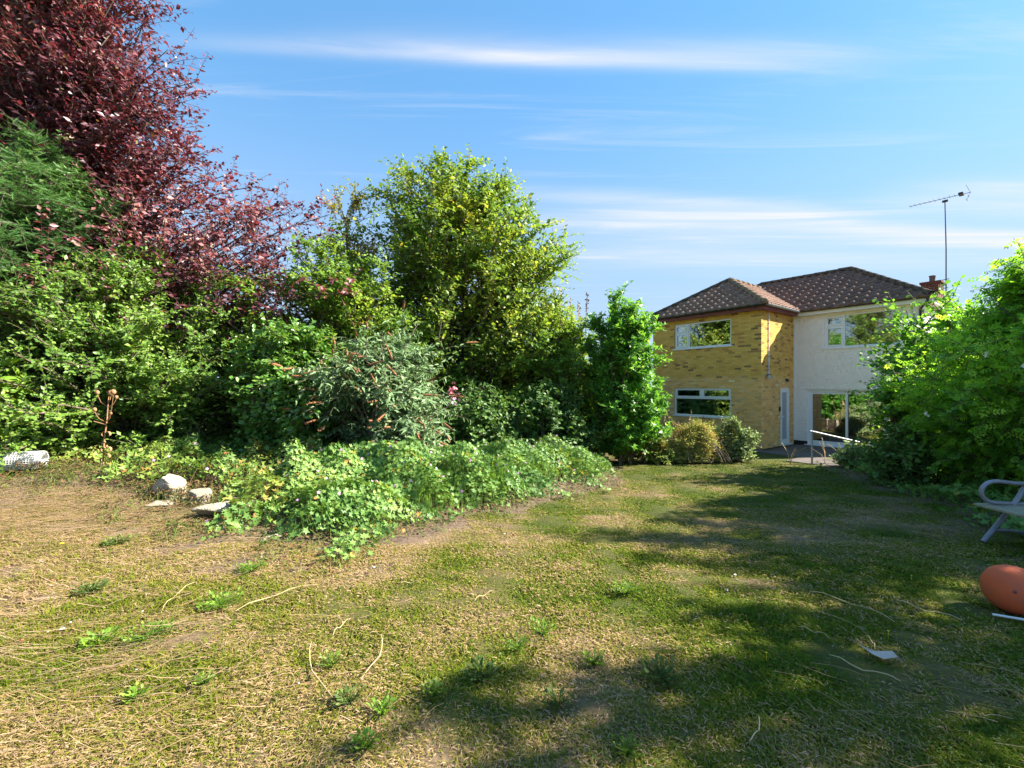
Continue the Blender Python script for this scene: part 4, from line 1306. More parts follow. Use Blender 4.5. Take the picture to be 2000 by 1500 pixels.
# dried spikes at the ends of outer shoots
r_ = np.random.default_rng(77)
tipb = bd['base'] + bd['sd'] * bd['slen'][:, None]; tipb[:, 2] -= 0.3 * bd['slen']
o_ = np.linalg.norm(tipb * np.array([1, 1, 0.75]) - np.array([0, 0, 0.9]), axis=1) - tipb[:, 1] * 0.35
ids = np.argsort(-o_)[:240]; ids = r_.choice(ids, 95, replace=False)
mbs = {}
for i in ids:
    k = MB(); d_ = Vector(bd['sd'][i]) * 0.8 + Vector((0, 0, -0.15)) + Vector(r_.normal(size=3) * 0.2)
    d_.normalize(); L_ = 0.14 + 0.26 * r_.uniform() ** 1.5; d_ = (d_ + Vector((0, 0, -0.5 * r_.uniform()))).normalized()
    k.lathe([(0.006, 0), (0.020, L_ * 0.15), (0.022, L_ * 0.4), (0.013, L_ * 0.8), (0.0, L_)], tipb[i], 6, axis=d_)
    for q in range(14):
        a_ = r_.uniform(0, 6.28); hh = L_ * r_.uniform(0.1, 0.95)
        side = d_.orthogonal().normalized(); side.rotate(Matrix.Rotation(a_, 3, d_))
        p0 = Vector(tipb[i]) + d_ * hh
        k.add([p0 + d_ * 0.012, p0 - d_ * 0.012, p0 + side * 0.040 + d_ * 0.01], [(0, 1, 2)])
    k.obj('flower_spike', M['spike'], e_)
for dx, dz, mm_ in ((1.55, 1.45, 'pink'), (1.5, 1.62, 'rose'), (-0.5, 2.35, 'pink')):
    k = MB()
    for q in range(26):
        p0 = Vector((dx, -0.55, dz)) + Vector(r_.normal(size=3)) * 0.045
        s_v = Vector(r_.normal(size=3)).normalized() * 0.05; t_v = Vector(r_.normal(size=3)).normalized() * 0.05
        k.add([p0, p0 + s_v, p0 + s_v + t_v, p0 + t_v], [(0, 1, 2, 3)])
    k.tube([(dx * 0.8, -0.4, dz - 0.35), (dx, -0.55, dz)], 0.008, 5)
    k.obj('flower_spike', M[mm_], e_)
plant('hazel_tree', 'tall many stemmed tree with yellow green leaves at the centre of the border', 'tree', (-1.75, 14.5),
      [(0.6, 2.6), (2.4, 3.2), (4.6, 3.75), (6.4, 3.45), (8.0, 2.4), (9.3, 0.6)], 380, 24, 11, 'simple', 0.145, 'hazel', trunk_h=5.6, trunk_r=0.13, stems=6, ys=0.7,
      shoot=0.8, climb=0.85, seed=20, up=0.35, t0=0.35, fmin=0.35, lump=0.16, sprays=200, spray_len=0.95, out=0.5, tvar=0.26)
plant('hawthorn_hedge_bush', 'rounded yellow green bush between the tall tree and the upright shrub', 'bush', (1.35, 13.9),
      [(0.0, 1.5), (1.5, 1.9), (3.0, 1.6), (4.1, 0.8), (4.7, 0.2)], 230, 22, 10, 'simple', 0.115, 'yellowgreen', trunk_h=1.4, trunk_r=0.07, stems=5,
      shoot=0.45, seed=21, up=0.3, lump=0.22, sprays=50)
plant('ivy_bush', 'low dark ivy covered bush in shade left of the upright shrub', 'bush', (1.15, 12.2),
      [(0.0, 1.35), (0.8, 1.35), (1.5, 0.9), (1.9, 0.3)], 100, 16, 9, 'oval', 0.11, 'ivy', trunk_h=0.5, trunk_r=0.04, stems=5, shoot=0.35, seed=22, up=0.25)
plant('ivy_bush', 'dark shaded ivy bush at the foot of the tall centre tree', 'bush', (-0.9, 11.3),
      [(0.0, 1.1), (0.7, 1.2), (1.3, 0.8), (1.7, 0.3)], 80, 16, 9, 'oval', 0.11, 'ivy', trunk_h=0.5, trunk_r=0.04, stems=5, shoot=0.35, seed=23, up=0.25)
plant('upright_shrub', 'upright glossy green shrub with lobed leaves beside the brick wing', 'shrub', (3.25, 12.85),
      [(0.3, 0.5), (0.9, 1.0), (2.0, 1.28), (3.2, 0.95), (4.2, 0.62), (5.0, 0.18)], 240, 18, 9, 'trefoil', 0.15, 'upright', trunk_h=2.6, trunk_r=0.07, stems=4,
      shoot=0.42, climb=1.5, seed=24, up=0.55, t0=0.25, lump=0.16, sprays=60, spray_len=0.6, tvar=0.24)
e2 = empty('dock_stems', (2.05, 14.4, g1(2.05, 14.4)), 'tall dried brown flower stems rising above the hedge bush', 'weed')
for i in range(9):
    a = r_.normal(size=2) * 0.45; hh = 4.5 + r_.uniform(0, 0.75)
    k = MB(); k.tube([(a[0] * 0.4, a[1] * 0.4, 0), (a[0] * 0.8, a[1] * 0.8, hh * 0.6), (a[0], a[1], hh)], [0.012, 0.01, 0.006], 5)
    for q in range(60):
        z_ = hh - r_.uniform(0, 0.75); p0 = Vector((a[0], a[1], z_)); s_v = Vector(r_.normal(size=3)) * 0.035
        k.add([p0, p0 + s_v, p0 + Vector((0, 0, 0.05)) + s_v * 0.5], [(0, 1, 2)])
    k.obj('stem', M['spike'] if i % 2 else M['straw'], e2)
# far background planting behind the border
for i, (xx, yy, rr, hh, lf_, lab) in enumerate(((-12.5, 14.5, 2.8, 5.0, 'laurel', 'dark evergreen bush far left behind the conifer'), (-8.3, 14.8, 2.6, 4.2, 'yellowgreen', 'yellow green bush behind the purple tree'),
                                               (-4.3, 15.8, 2.4, 4.0, 'laurel', 'dark bush behind the tall centre tree'), (-0.2, 16.2, 2.2, 4.0, 'hazel', 'green bush behind the rounded hedge bush'),
                                               (3.6, 17.6, 1.9, 3.2, 'laurel', 'dark bush behind the upright shrub beside the wing'))):
    plant('background_bush', lab, 'bush', (xx, yy), [(0.0, rr * 0.8), (hh * 0.4, rr), (hh * 0.8, rr * 0.6), (hh, 0.2)], 150, 16, 9, 'simple', 0.16, lf_,
          trunk_h=1.2, trunk_r=0.07, stems=4, shoot=0.5, seed=30 + i, up=0.3, group='bushes behind the border')

plant('boundary_tree', 'tall green tree past the left edge, mirrored in the bedroom windows', 'tree', (-12.2, 4.6),
      [(1.5, 1.6), (3.0, 2.6), (5.5, 3.2), (8.0, 2.6), (10.0, 1.2), (10.8, 0.3)], 220, 18, 9, 'simple', 0.16, 'hazel', trunk_h=6.0, trunk_r=0.16,
      shoot=0.8, climb=0.85, seed=36, up=0.3)
# ------------------------------------------------------------------ right side
plant('hazel_bush', 'loose bush with round leaves reaching in front of the white wall', 'bush', (9.95, 10.4),
      [(0.2, 0.6), (1.2, 1.0), (2.4, 1.4), (3.4, 1.1), (4.2, 0.4)], 130, 13, 8, 'round', 0.105, 'upright', trunk_h=1.3, trunk_r=0.05, stems=6,
      shoot=0.5, climb=1.0, seed=40, up=0.3, lump=0.22, sprays=110, spray_len=1.0, spray_dir=(-0.75, -0.1, 0.25), tvar=0.25)
plant('jasmine_hedge', 'dense mass of climbing jasmine with feathery leaves along the right edge', 'climber', (9.2, 7.4),
      [(0.0, 1.5), (1.0, 1.85), (2.2, 1.9), (3.2, 1.45), (4.0, 0.8), (4.5, 0.3)], 300, 18, 8, 'pinnate', 0.18, 'jasmine', trunk_h=1.2, trunk_r=0.04, stems=8, ys=1.35, xs=0.85,
      shoot=0.55, climb=0.7, seed=41, up=0.15, lump=0.2, sprays=200, spray_len=0.95, sdroop=0.4, ldroop=0.35, tvar=0.26)
plant('jasmine_hedge', 'jasmine mass beyond the right edge, nearer the bench', 'climber', (9.7, 5.4),
      [(0.0, 1.2), (1.0, 1.55), (2.4, 1.7), (3.8, 1.6), (5.2, 1.3), (6.5, 0.4)], 165, 13, 8, 'pinnate', 0.19, 'jasmine', trunk_h=2.4, trunk_r=0.06, stems=8, ys=1.15,
      shoot=0.55, climb=0.7, seed=42, up=0.15, lump=0.2, sprays=100, spray_len=0.95, sdroop=0.4, ldroop=0.35)
plant('garden_tree', 'tree beyond the right edge whose crown shades the near lawn', 'tree', (8.7, 3.0),
      [(2.4, 0.8), (3.6, 1.3), (4.8, 1.4), (5.8, 1.0), (6.6, 0.4)], 62, 13, 8, 'oval', 0.12, 'hazel', trunk_h=3.0, trunk_r=0.1, stems=2,
      shoot=0.55, climb=0.9, seed=43, up=0.25, lump=0.3, sprays=60)
plant('right_bush', 'green bush on the far right behind the loose round leaved bush', 'bush', (11.4, 11.4),
      [(0.0, 1.1), (1.2, 1.4), (2.6, 1.3), (3.6, 0.9), (4.3, 0.3)], 90, 14, 8, 'oval', 0.12, 'jasmine', trunk_h=1.3, trunk_r=0.06, stems=5,
      shoot=0.5, seed=44, up=0.3, sprays=30)
plant('right_foot_bush', 'low dark leafy bush at the foot of the jasmine beside the lawn', 'bush', (8.35, 9.2),
      [(0.0, 0.75), (0.5, 0.8), (0.95, 0.5), (1.2, 0.2)], 60, 13, 8, 'oval', 0.10, 'ivy', trunk_h=0.3, trunk_r=0.03, stems=5, shoot=0.3, seed=45, up=0.3)
# white jasmine flowers
jf = bpy.data.objects['jasmine_hedge']
for q in range(6):
    a = r_.uniform(2.6, 4.3); zz_ = r_.uniform(1.0, 3.0)
    p0 = Vector((1.85 * math.cos(a), 2.4 * math.sin(a), zz_))
    k = MB()
    for c in range(4):
        pc = p0 + Vector(r_.normal(size=3)) * 0.016
        for s5 in range(5):
            an = s5 * 1.2566; u_ = Vector((-0.3, math.cos(an), math.sin(an))) * 0.028; w_2 = Vector((-0.3, math.cos(an + .5), math.sin(an + .5))) * 0.02
            k.add([pc, pc + w_2, pc + u_ * 1.3, pc + Vector((-0.3, math.cos(an - .5), math.sin(an - .5))) * 0.02], [(0, 1, 2, 3)])
    k.obj('flower', M['white_petal'], jf)

# ------------------------------------------------------------------ plants by the house
e3, hd = plant('rusty_herb_clump', 'clump of rusty drying herbs with tall seed stalks under the kitchen window', 'plant', (5.55, 13.15),
      [(0.0, 1.15), (0.35, 1.15), (0.8, 0.8), (1.1, 0.35)], 260, 12, 8, 'narrow', 0.085, 'herb', ys=0.5, lump=0.4, trunk_h=0.15, trunk_r=0.015, stems=12, shoot=0.28, climb=1.2, seed=50, up=0.6, sprays=200, spray_len=0.55, twig_r=0.004)
for i in range(26):
    a = r_.normal(size=2) * np.array([0.65, 0.2]); hh = 0.9 + r_.uniform(0, 0.65)
    k = MB(); b2 = a + r_.normal(size=2) * 0.2
    k.tube([(a[0], a[1], 0), ((a[0] + b2[0]) / 2, (a[1] + b2[1]) / 2, hh * 0.6), (b2[0], b2[1], hh)], [0.006, 0.005, 0.003], 4)
    for q in range(22):
        p0 = Vector((b2[0], b2[1], hh - r_.uniform(0, 0.18))); s_v = Vector(r_.normal(size=3)) * 0.02
        k.add([p0, p0 + s_v, p0 + Vector((0, 0, 0.03))], [(0, 1, 2)])
    k.obj('seed_stalk', M['straw'] if i % 3 else M['spike'], e3)
plant('sage_bush', 'pale grey green bush at the right end of the rusty clump', 'bush', (6.65, 13.4),
      [(0.0, 0.45), (0.5, 0.55), (0.9, 0.45), (1.15, 0.2)], 80, 11, 9, 'oval', 0.085, 'sage', ys=0.8, lump=0.35, trunk_h=0.15, trunk_r=0.02, stems=8, shoot=0.25, climb=1.2, seed=51, up=0.6, sprays=110, spray_len=0.5)
plant('green_herb_clump', 'yellow green weedy clump left of the rusty herbs by the low fence', 'plant', (4.15, 12.95),
      [(0.0, 0.7), (0.3, 0.7), (0.6, 0.3)], 60, 10, 8, 'oval', 0.085, 'bramble', ys=0.5, trunk_h=0.15, trunk_r=0.015, stems=8, shoot=0.25, climb=1.2, seed=52, up=0.5)
plant('hellebore_clump', 'low clump of broad pale green leaves at the foot of the handrail', 'plant', (9.55, 12.1),
      [(0.0, 0.7), (0.25, 0.65), (0.5, 0.3)], 50, 8, 6, 'oval', 0.14, 'sage', ys=0.5, trunk_h=0.1, trunk_r=0.015, stems=8, shoot=0.22, climb=1.2, seed=53, up=0.5)
plant('edge_weeds', 'yellowing weeds growing at the right edge of the patio', 'plant', (10.75, 12.3),
      [(0.0, 0.8), (0.3, 0.8), (0.6, 0.4)], 70, 10, 7, 'oval', 0.09, 'bramble', ys=0.6, trunk_h=0.15, trunk_r=0.015, stems=8, shoot=0.3, climb=1.2, seed=54, up=0.5, sprays=20)
for i, (xx, yy) in enumerate(((8.05, 12.75), (9.05, 12.7), (9.6, 12.75))):
    e4 = empty('dry_stalk_tuft', (xx, yy, HZ), ('arching dry grass stalk standing left of the handrail post', 'dry seed stalks between the two handrail posts', 'dry stalks just left of the lower handrail post')[i], 'weed', 'dry stalks by the handrail')
    for q in range(5):
        b2 = r_.normal(size=2) * 0.18; hh = 0.35 + r_.uniform(0, 0.35)
        k = MB(); k.tube([(0, 0, -0.02), (b2[0] * 0.3, b2[1] * 0.3, hh * 0.6), (b2[0], b2[1], hh)], [0.007, 0.006, 0.004], 4)
        k.lathe([(0.004, 0), (0.014, 0.03), (0.0, 0.10)], (b2[0], b2[1], hh - 0.02), 5, axis=(b2[0], b2[1], 0.3))
        k.obj('stalk', M['straw'], e4)

# ------------------------------------------------------------------ ground cover
def cover(name, label_kind, m, kind, size, n, region, height, seed, tvar=0.22, flat=0.9, upz=0.35, flowers=None, bias=0.0):
    """leaves on short stalks over a hummocky surface: region(x, y) 0..1"""
    r = np.random.default_rng(seed)
    xs, ys = region['x'], region['y']
    P = np.stack([r.uniform(*xs, n * 4), r.uniform(*ys, n * 4)], -1)
    wgt = region['f'](P[:, 0], P[:, 1])
    ok = r.uniform(0, 1, len(P)) < wgt
    P = P[ok][:n]; wg = wgt[ok][:n]
    h1, h2 = Noise(seed + 1, 1.1, dim=2), Noise(seed + 2, 3.2, dim=2)
    H = height * np.clip(wg, 0, 1) ** 0.6 * np.clip(0.80 + 0.16 * h1(P) + 0.17 * h2(P), 0.12, 1.6)
    u = r.uniform(0, 1, len(P)) ** 0.42
    z = gz(P[:, 0], P[:, 1]) + H * u + 0.02
    e1 = 0.05
    def Hs(Q):
        return height * np.clip(0.75 + 0.28 * h1(Q) + 0.22 * h2(Q), 0.12, 1.6)
    gxn = (Hs(P + [e1, 0]) - Hs(P - [e1, 0])) / (2 * e1); gyn = (Hs(P + [0, e1]) - Hs(P - [0, e1])) / (2 * e1)
    nr = unit(np.stack([-gxn, -gyn, np.ones(len(P)) * flat], -1) + r.normal(size=(len(P), 3)) * 0.42 + np.array([0.15, -0.25, 0]))
    d = unit(r.normal(size=(len(P), 3)) * np.array([1, 1, 0.35]) + np.array([0, -0.2, -0.1]))
    d = unit(d - nr * (d * nr).sum(1, keepdims=True) * 0.8)
    pos = np.stack([P[:, 0], P[:, 1], z], -1)
    tn = Noise(seed + 3, 1.3)
    tint = 0.40 + 0.14 * tn(pos) + tvar * 0.8 * r.normal(size=len(P)) + bias
    old = r.uniform(0, 1, len(P)) < np.clip(0.035 + 0.05 * h1(P[:, ::-1] + 3), 0, 0.2) * (1 + 3 * bias)
    tint = np.where(old, r.uniform(0.86, 1.0, len(P)), np.clip(tint, 0, 0.85))
    sz = size * r.uniform(0.55, 1.25, len(P))
    v, f, tt = leaf_geo(kind, pos, d, nr, sz, tint)
    o = link(name, np_mesh(name, v, f, tt), M[m])
    tag(o, kind='stuff')
    # stalks
    ns = len(P) // 3
    q = pos[:ns]; b0 = q.copy(); b0[:, 2] = gz(q[:, 0], q[:, 1]) - 0.01; b0[:, :2] += r.normal(size=(ns, 2)) * 0.06
    v, f = tubes_geo(np.stack([b0, (b0 + q) / 2 + r.normal(size=(ns, 3)) * 0.015, q], 1), np.full((ns, 3), 0.0025), 3)
    tag(link('stalks', np_mesh('stalks', v, f), M['twig'] if m == 'bramble' else M['herb'], o), kind='stuff')
    if flowers:
        nf_, fm, fs = flowers
        sel = r.choice(np.where(u > 0.8)[0], nf_, replace=False)
        q = pos[sel] + np.array([0, -0.02, 0.045])
        qq = np.repeat(q, 5, 0); an = np.tile(np.arange(5) * 1.2566, nf_) + np.repeat(r.uniform(0, 6, nf_), 5)
        fn = unit(np.repeat(nr[sel] + np.array([0, -0.5, 0]), 5, 0)); a1_ = unit(np.cross(fn, np.array([0.3, 0.1, 1.0]))); a2_ = np.cross(fn, a1_)
        dd = a1_ * np.cos(an)[:, None] + a2_ * np.sin(an)[:, None]
        v, f, tt = leaf_geo('oval', qq, dd, fn, np.full(len(qq), fs), np.zeros(len(qq)))
        tag(link('flowers', np_mesh('flowers', v, f), M[fm], o), kind='stuff')
    return o


def ger_f(x, y):
    df = y - bed_front(x)
    N_ = Noise(60, 1.6, dim=2)(np.stack([x, y], -1)) * 0.18
    w = ss(-0.2, 1.5, df + N_) ** 0.8 * ss(-3.75, -3.2, x + N_ * 0.6) * ss(3.0, 2.2, x) * ss(7.0, 4.5, df)
    w = w * (0.7 + 0.3 * ss(-1.2, 0.2, Noise(61, 1.3, dim=2)(np.stack([x, y], -1))))
    w = w * np.clip((7.5 / np.maximum(y, 4)) ** 1.5, 0, 1)
    return w


def ger_edge(x, y):
    df = y - bed_front(x)
    N_ = Noise(62, 1.3, dim=2)(np.stack([x, y], -1)) * 0.3
    return ss(-0.8, -0.25, df + N_) * ss(0.4, 0.0, df) * ss(-3.9, -3.2, x) * ss(2.6, 1.8, x) * ss(-0.2, 0.9, Noise(63, 1.8, dim=2)(np.stack([x, y], -1)))


cover('geranium_cover', '', 'geranium', 'lobed', 0.080, 46000, dict(x=(-4, 3.2), y=(4.8, 14), f=ger_f), 0.60, 70, flowers=(190, 'pink', 0.026))
cover('geranium_runners', '', 'geranium', 'lobed', 0.070, 5200, dict(x=(-4, 3.0), y=(4.2, 11), f=ger_edge), 0.13, 71, bias=0.1)


def bra_f(x, y):
    df = y - bed_front(x)
    N_ = Noise(64, 1.2, dim=2)(np.stack([x, y], -1)) * 0.3
    return ss(-0.1, 0.7, df + N_) * ss(-2.8, -3.8, x) * ss(-14.5, -12.5, x) * ss(4.0, 2.6, df) * (0.45 + 0.55 * ss(-1, 0.3, Noise(65, 1.0, dim=2)(np.stack([x, y], -1))))


cover('bramble_cover', '', 'bramble', 'trefoil', 0.10, 24000, dict(x=(-14.5, -2.8), y=(5.5, 12.5), f=bra_f), 0.52, 72, bias=0.05, flowers=(60, 'pink', 0.026))


def dead_f(x, y):
    df = y - bed_front(x)
    N_ = Noise(68, 1.2, dim=2)(np.stack([x, y], -1)) * 0.35
    return ss(-1.3, -0.5, df + N_) * ss(0.9, 0.2, df) * ss(-3.5, -4.2, x) * ss(-13, -10, x) * (0.25 + 0.75 * ss(-0.6, 0.5, Noise(69, 1.4, dim=2)(np.stack([x, y], -1))))


cover('dry_growth', '', 'deadleaf', 'narrow', 0.065, 14000, dict(x=(-13, -3.4), y=(4.6, 9.5), f=dead_f), 0.20, 74, tvar=0.4)


def litter_f(x, y):
    df = y - bed_front(x)
    N_ = Noise(58, 2.0, dim=2)(np.stack([x, y], -1)) * 0.25
    return ss(-0.9, -0.3, df + N_) * ss(0.5, 0.1, df) * ss(-4.2, -3.6, x) * ss(3.0, 2.4, x)


cover('bed_edge_litter', '', 'deadleaf', 'simple', 0.040, 5000, dict(x=(-4.2, 3.0), y=(4.0, 12), f=litter_f), 0.05, 75, tvar=0.4)


def right_f(x, y):
    edge = x - np.interp(y, [0, 4, 6.5, 8.5, 11, 13], [4.5, 4.9, 6.4, 7.4, 8.1, 9.2])
    N_ = Noise(66, 1.5, dim=2)(np.stack([x, y], -1)) * 0.3
    return ss(0.0, 0.8, edge + N_) * ss(3.5, 2.0, edge) * (0.35 + 0.65 * ss(-0.4, 0.5, Noise(67, 1.1, dim=2)(np.stack([x, y], -1))))


cover('shade_cover', '', 'geranium', 'lobed', 0.105, 5500, dict(x=(4, 12), y=(2.5, 12.5), f=right_f), 0.22, 73, flowers=(30, 'pink', 0.026))

# ------------------------------------------------------------------ lawn grass
def grass(name, n, y0, y1, wmul, seed, two):
    r = np.random.default_rng(seed)
    y = y0 * (y1 / y0) ** r.uniform(0, 1, n)
    x = r.uniform(-1, 1, n) * (1.22 * y + 0.5)
    # tufts
    c = r.normal(size=(n, 2)) * 0.0
    P = np.stack([x, y], -1)
    dry = dry_and_shade_warmth(x, y); br_ = bare(x, y)
    bed = (ger_f(x, y) > 0.08) | (bra_f(x, y) > 0.4)
    tuft = Noise(seed + 2, 7.0, dim=2)(P); tuft2 = Noise(seed + 3, 2.2, dim=2)(P)
    keep = (r.uniform(0, 1, n) > br_ * 0.9) & (~bed) & (y < 13.4)
    # clear of the patio
    px = (x - 8.83) * 0.603 + (y - 15.6) * -0.798; py = (x - 8.83) * 0.798 + (y - 15.6) * 0.603
    keep &= ~((py > np.where(px < 0.9, -1.05 - 0.4 * np.clip(px, 0, 0.9), -1.8)) & (px > -7))
    x, y, P, dry, tuft, tuft2 = x[keep], y[keep], P[keep], dry[keep], tuft[keep], tuft2[keep]
    n = len(x)
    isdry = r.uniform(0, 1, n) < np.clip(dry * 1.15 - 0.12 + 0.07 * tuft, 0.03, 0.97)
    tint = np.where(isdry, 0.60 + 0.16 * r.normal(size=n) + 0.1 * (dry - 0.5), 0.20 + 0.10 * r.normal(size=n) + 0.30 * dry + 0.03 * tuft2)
    ln = np.where(isdry, 0.028, 0.040) * r.uniform(0.5, 1.5, n) * (1 + 0.25 * np.clip(tuft, -1, 1.6)) * (1 + 0.9 * ss(-0.8, -3.2, x))
    flatn = np.where(isdry, 0.25, 0.85) * r.uniform(0.3, 1.2, n)
    th = r.uniform(0, 6.283, n) + 0.0
    # dry stalks on the left lie roughly along one direction
    th = np.where(isdry & (r.uniform(0, 1, n) < 0.18 * ss(0, -2, x)), 0.35 + 0.5 * r.normal(size=n) + math.pi * (r.uniform(0, 1, n) < 0.5), th)
    d = unit(np.stack([np.cos(th), np.sin(th), flatn], -1))
    z = gz(x, y) - 0.030 + np.where(isdry, r.uniform(0.004, 0.024, n), 0.0)
    b0 = np.stack([x, y, z], -1)
    wv = unit(np.cross(d, np.array([0, 0, 1.0]))) * (np.maximum(0.0017, 0.0010 * y) * wmul * r.uniform(0.7, 1.3, n))[:, None]
    wv[:, 2] += np.where(isdry, 0.0008, 0)
    tip = b0 + d * ln[:, None]; tip[:, 2] -= ln * 0.10
    if two:
        mid = b0 + d * ln[:, None] * 0.55; mid[:, 2] += ln * 0.10
        v = np.stack([b0 - wv, b0 + wv, mid + wv * 0.8, tip, mid - wv * 0.8], 1).reshape(-1, 3)
        i0 = np.arange(n)[:, None] * 5
        f = np.concatenate([i0 + [0, 1, 2], i0 + [0, 2, 4], i0 + [4, 2, 3]], 1).reshape(-1, 3)
        tt = np.repeat(tint, 3)
    else:
        v = np.stack([b0 - wv, b0 + wv, tip], 1).reshape(-1, 3)
        f = np.arange(3 * n).reshape(-1, 3); tt = tint
    return tag(link(name, np_mesh(name, v, f, np.clip(tt, 0, 1)), M['grass']), kind='stuff')


grass('grass', 360000, 1.35, 5.0, 1.0, 80, True)
grass('grass', 290000, 4.6, 13.5, 1.0, 81, False)

# clover and other small broad leaves in the turf
r_ = np.random.default_rng(91)
n_ = 60000
yy = 1.4 * (12.5 / 1.4) ** r_.uniform(0, 1, n_); xx = r_.uniform(-1, 1, n_) * (1.2 * yy + 0.4)
P_ = np.stack([xx, yy], -1)
pn = Noise(92, 2.4, dim=2)(P_) + 0.6 * Noise(93, 7.0, dim=2)(P_)
ok = (pn > 0.35) & (r_.uniform(0, 1, n_) > dry_and_shade_warmth(xx, yy) * 1.1) & (bare(xx, yy) < 0.3) & (ger_f(xx, yy) < 0.2) & (bra_f(xx, yy) < 0.2) & (yy < 12.3)
xx, yy = xx[ok], yy[ok]; n_ = len(xx)
an = r_.uniform(0, 6.283, n_)
v, f, tt = leaf_geo('trefoil', np.stack([xx, yy, gz(xx, yy) - 0.024 + r_.uniform(0.012, 0.036, n_)], -1), np.stack([np.cos(an), np.sin(an), 0.15 * np.ones(n_)], -1),
                    unit(np.array([0, 0, 1.0]) + r_.normal(size=(n_, 3)) * 0.3), np.maximum(0.013, 0.0034 * yy) * r_.uniform(0.6, 1.5, n_), 0.45 + 0.2 * r_.normal(size=n_))
tag(link('clover', np_mesh('clover', v, f, tt), M['clover']), kind='stuff')

# ------------------------------------------------------------------ small things on the ground
def place(o, x, y, dz=0.0, rz=0.0):
    o.location = (x, y, g1(x, y) + dz); o.rotation_euler = (0, 0, rz)
    return o


def rock(name, label, cat, x, y, sx, sy, sz, seed, m='stone', rz=0.0, sub=4, tilt=0.0, group=None):
    bm = bmesh.new(); bmesh.ops.create_icosphere(bm, subdivisions=sub, radius=1)
    n1_, n2_ = Noise(seed, 0.9), Noise(seed + 1, 3.0)
    P = np.array([v.co for v in bm.verts])
    # cut by planes for a hewn outline
    r = np.random.default_rng(seed)
    for q in range(13):
        nn = r.normal(size=3); nn /= np.linalg.norm(nn); h = r.uniform(0.45, 0.8)
        dd = P @ nn - h
        P = P - np.where(dd > 0, dd, 0)[:, None] * nn * 0.97
    P = P * (1 + 0.07 * n1_(P) + 0.040 * n2_(P) + 0.022 * Noise(seed + 2, 7.0)(P) + 0.012 * Noise(seed + 3, 16.0)(P))[:, None]
    for v, q in zip(bm.verts, P): v.co = q
    me = bpy.data.meshes.new(name); bm.to_mesh(me); bm.free()
    me.polygons.foreach_set('use_smooth', [True] * len(me.polygons))
    o = link(name, me, M[m]); o.scale = (sx, sy, sz)
    place(o, x, y, sz * 0.55); o.rotation_euler = (tilt, 0, rz)
    return tag(o, label, cat, group)


rock('garden_stone', 'largest pale rough stone, rounded, among the brambles left of the geranium bed', 'stone', -5.1, 6.6, 0.34, 0.26, 0.27, 100, rz=0.3)
rock('garden_stone', 'small pale angular stone just right of the largest one', 'stone', -4.5, 6.4, 0.22, 0.12, 0.2, 104, rz=0.8)
rock('garden_stone', 'long flat sloping pale stone touching the geranium leaves', 'stone', -3.85, 6.05, 0.45, 0.2, 0.17, 108, rz=0.75, tilt=0.15)
rock('garden_stone', 'low flat pale stone lying in the dry grass below the largest one', 'stone', -4.9, 6.1, 0.2, 0.12, 0.07, 112, rz=0.2)

# driftwood and log pieces at the bed edge
for (x, y, l, rz, rad, lab) in ((-2.75, 5.05, 0.24, 0.9, 0.030, 'short pale split log standing at the front of the geranium bed'), (-1.95, 4.72, 0.34, 0.15, 0.014, 'thin pale stick lying on the soil in front of the geraniums')):
    k = MB(); pts = [(-l / 2, 0, 0), (-l / 6, 0.02, 0.012), (l / 6, -0.012, 0.02), (l / 2, 0.015, 0.01)]
    k.tube(pts, [rad * 0.7, rad, rad * 0.95, rad * 0.5], 7)
    o = k.obj('stick', M['old_wood']); place(o, x, y, rad * 0.8 - 0.02, rz); tag(o, lab, 'stick')

# straw stalks on the lawn
stalks = [(380, 1145, 315, 1205, 'pale curved straw stalk on dry grass, left of the longest one'), (460, 1203, 620, 1148, 'longest pale straw stalk, lying on dry grass at the left'), (608, 1265, 650, 1372, 'bent brown stalk in the dry grass near the bottom, left of the upright pale one'),
          (745, 1252, 705, 1335, 'pale straw stalk pointing towards the bottom of the photo'), (685, 1218, 650, 1250, 'short curved straw stalk above the bent brown one'), (783, 1147, 822, 1145, 'short straw stalk lying level on the yellow green lawn'),
          (965, 1163, 927, 1180, 'short pale straw stalk at the middle of the lawn'), (1580, 1163, 1748, 1223, 'long pale stalk in the shaded lawn above the paper'), (1425, 1140, 1485, 1142, 'level brown straw stalk in the shaded lawn'),
          (1560, 1235, 1620, 1255, 'short dark stalk in shade left of the paper'), (1750, 1180, 1880, 1218, 'thin stalk in shade below the orange ball'), (1690, 1252, 1708, 1276, 'small straw stalk touching the top of the paper'),
          (1620, 1290, 1760, 1340, 'thin dark stalk running below the paper'), (1480, 1410, 1465, 1458, 'curved pale straw stalk in the sunlit patch at the bottom')]


def ground_pt(px, py):
    a = (px - 1000) / 860; b = (755 - py) / 860
    Y = 1.0
    while Y < 40 and EYE + b * Y > g1(a * Y, Y) - 0.015:
        Y += 0.01
    return Vector((a * Y, Y, g1(a * Y, Y)))


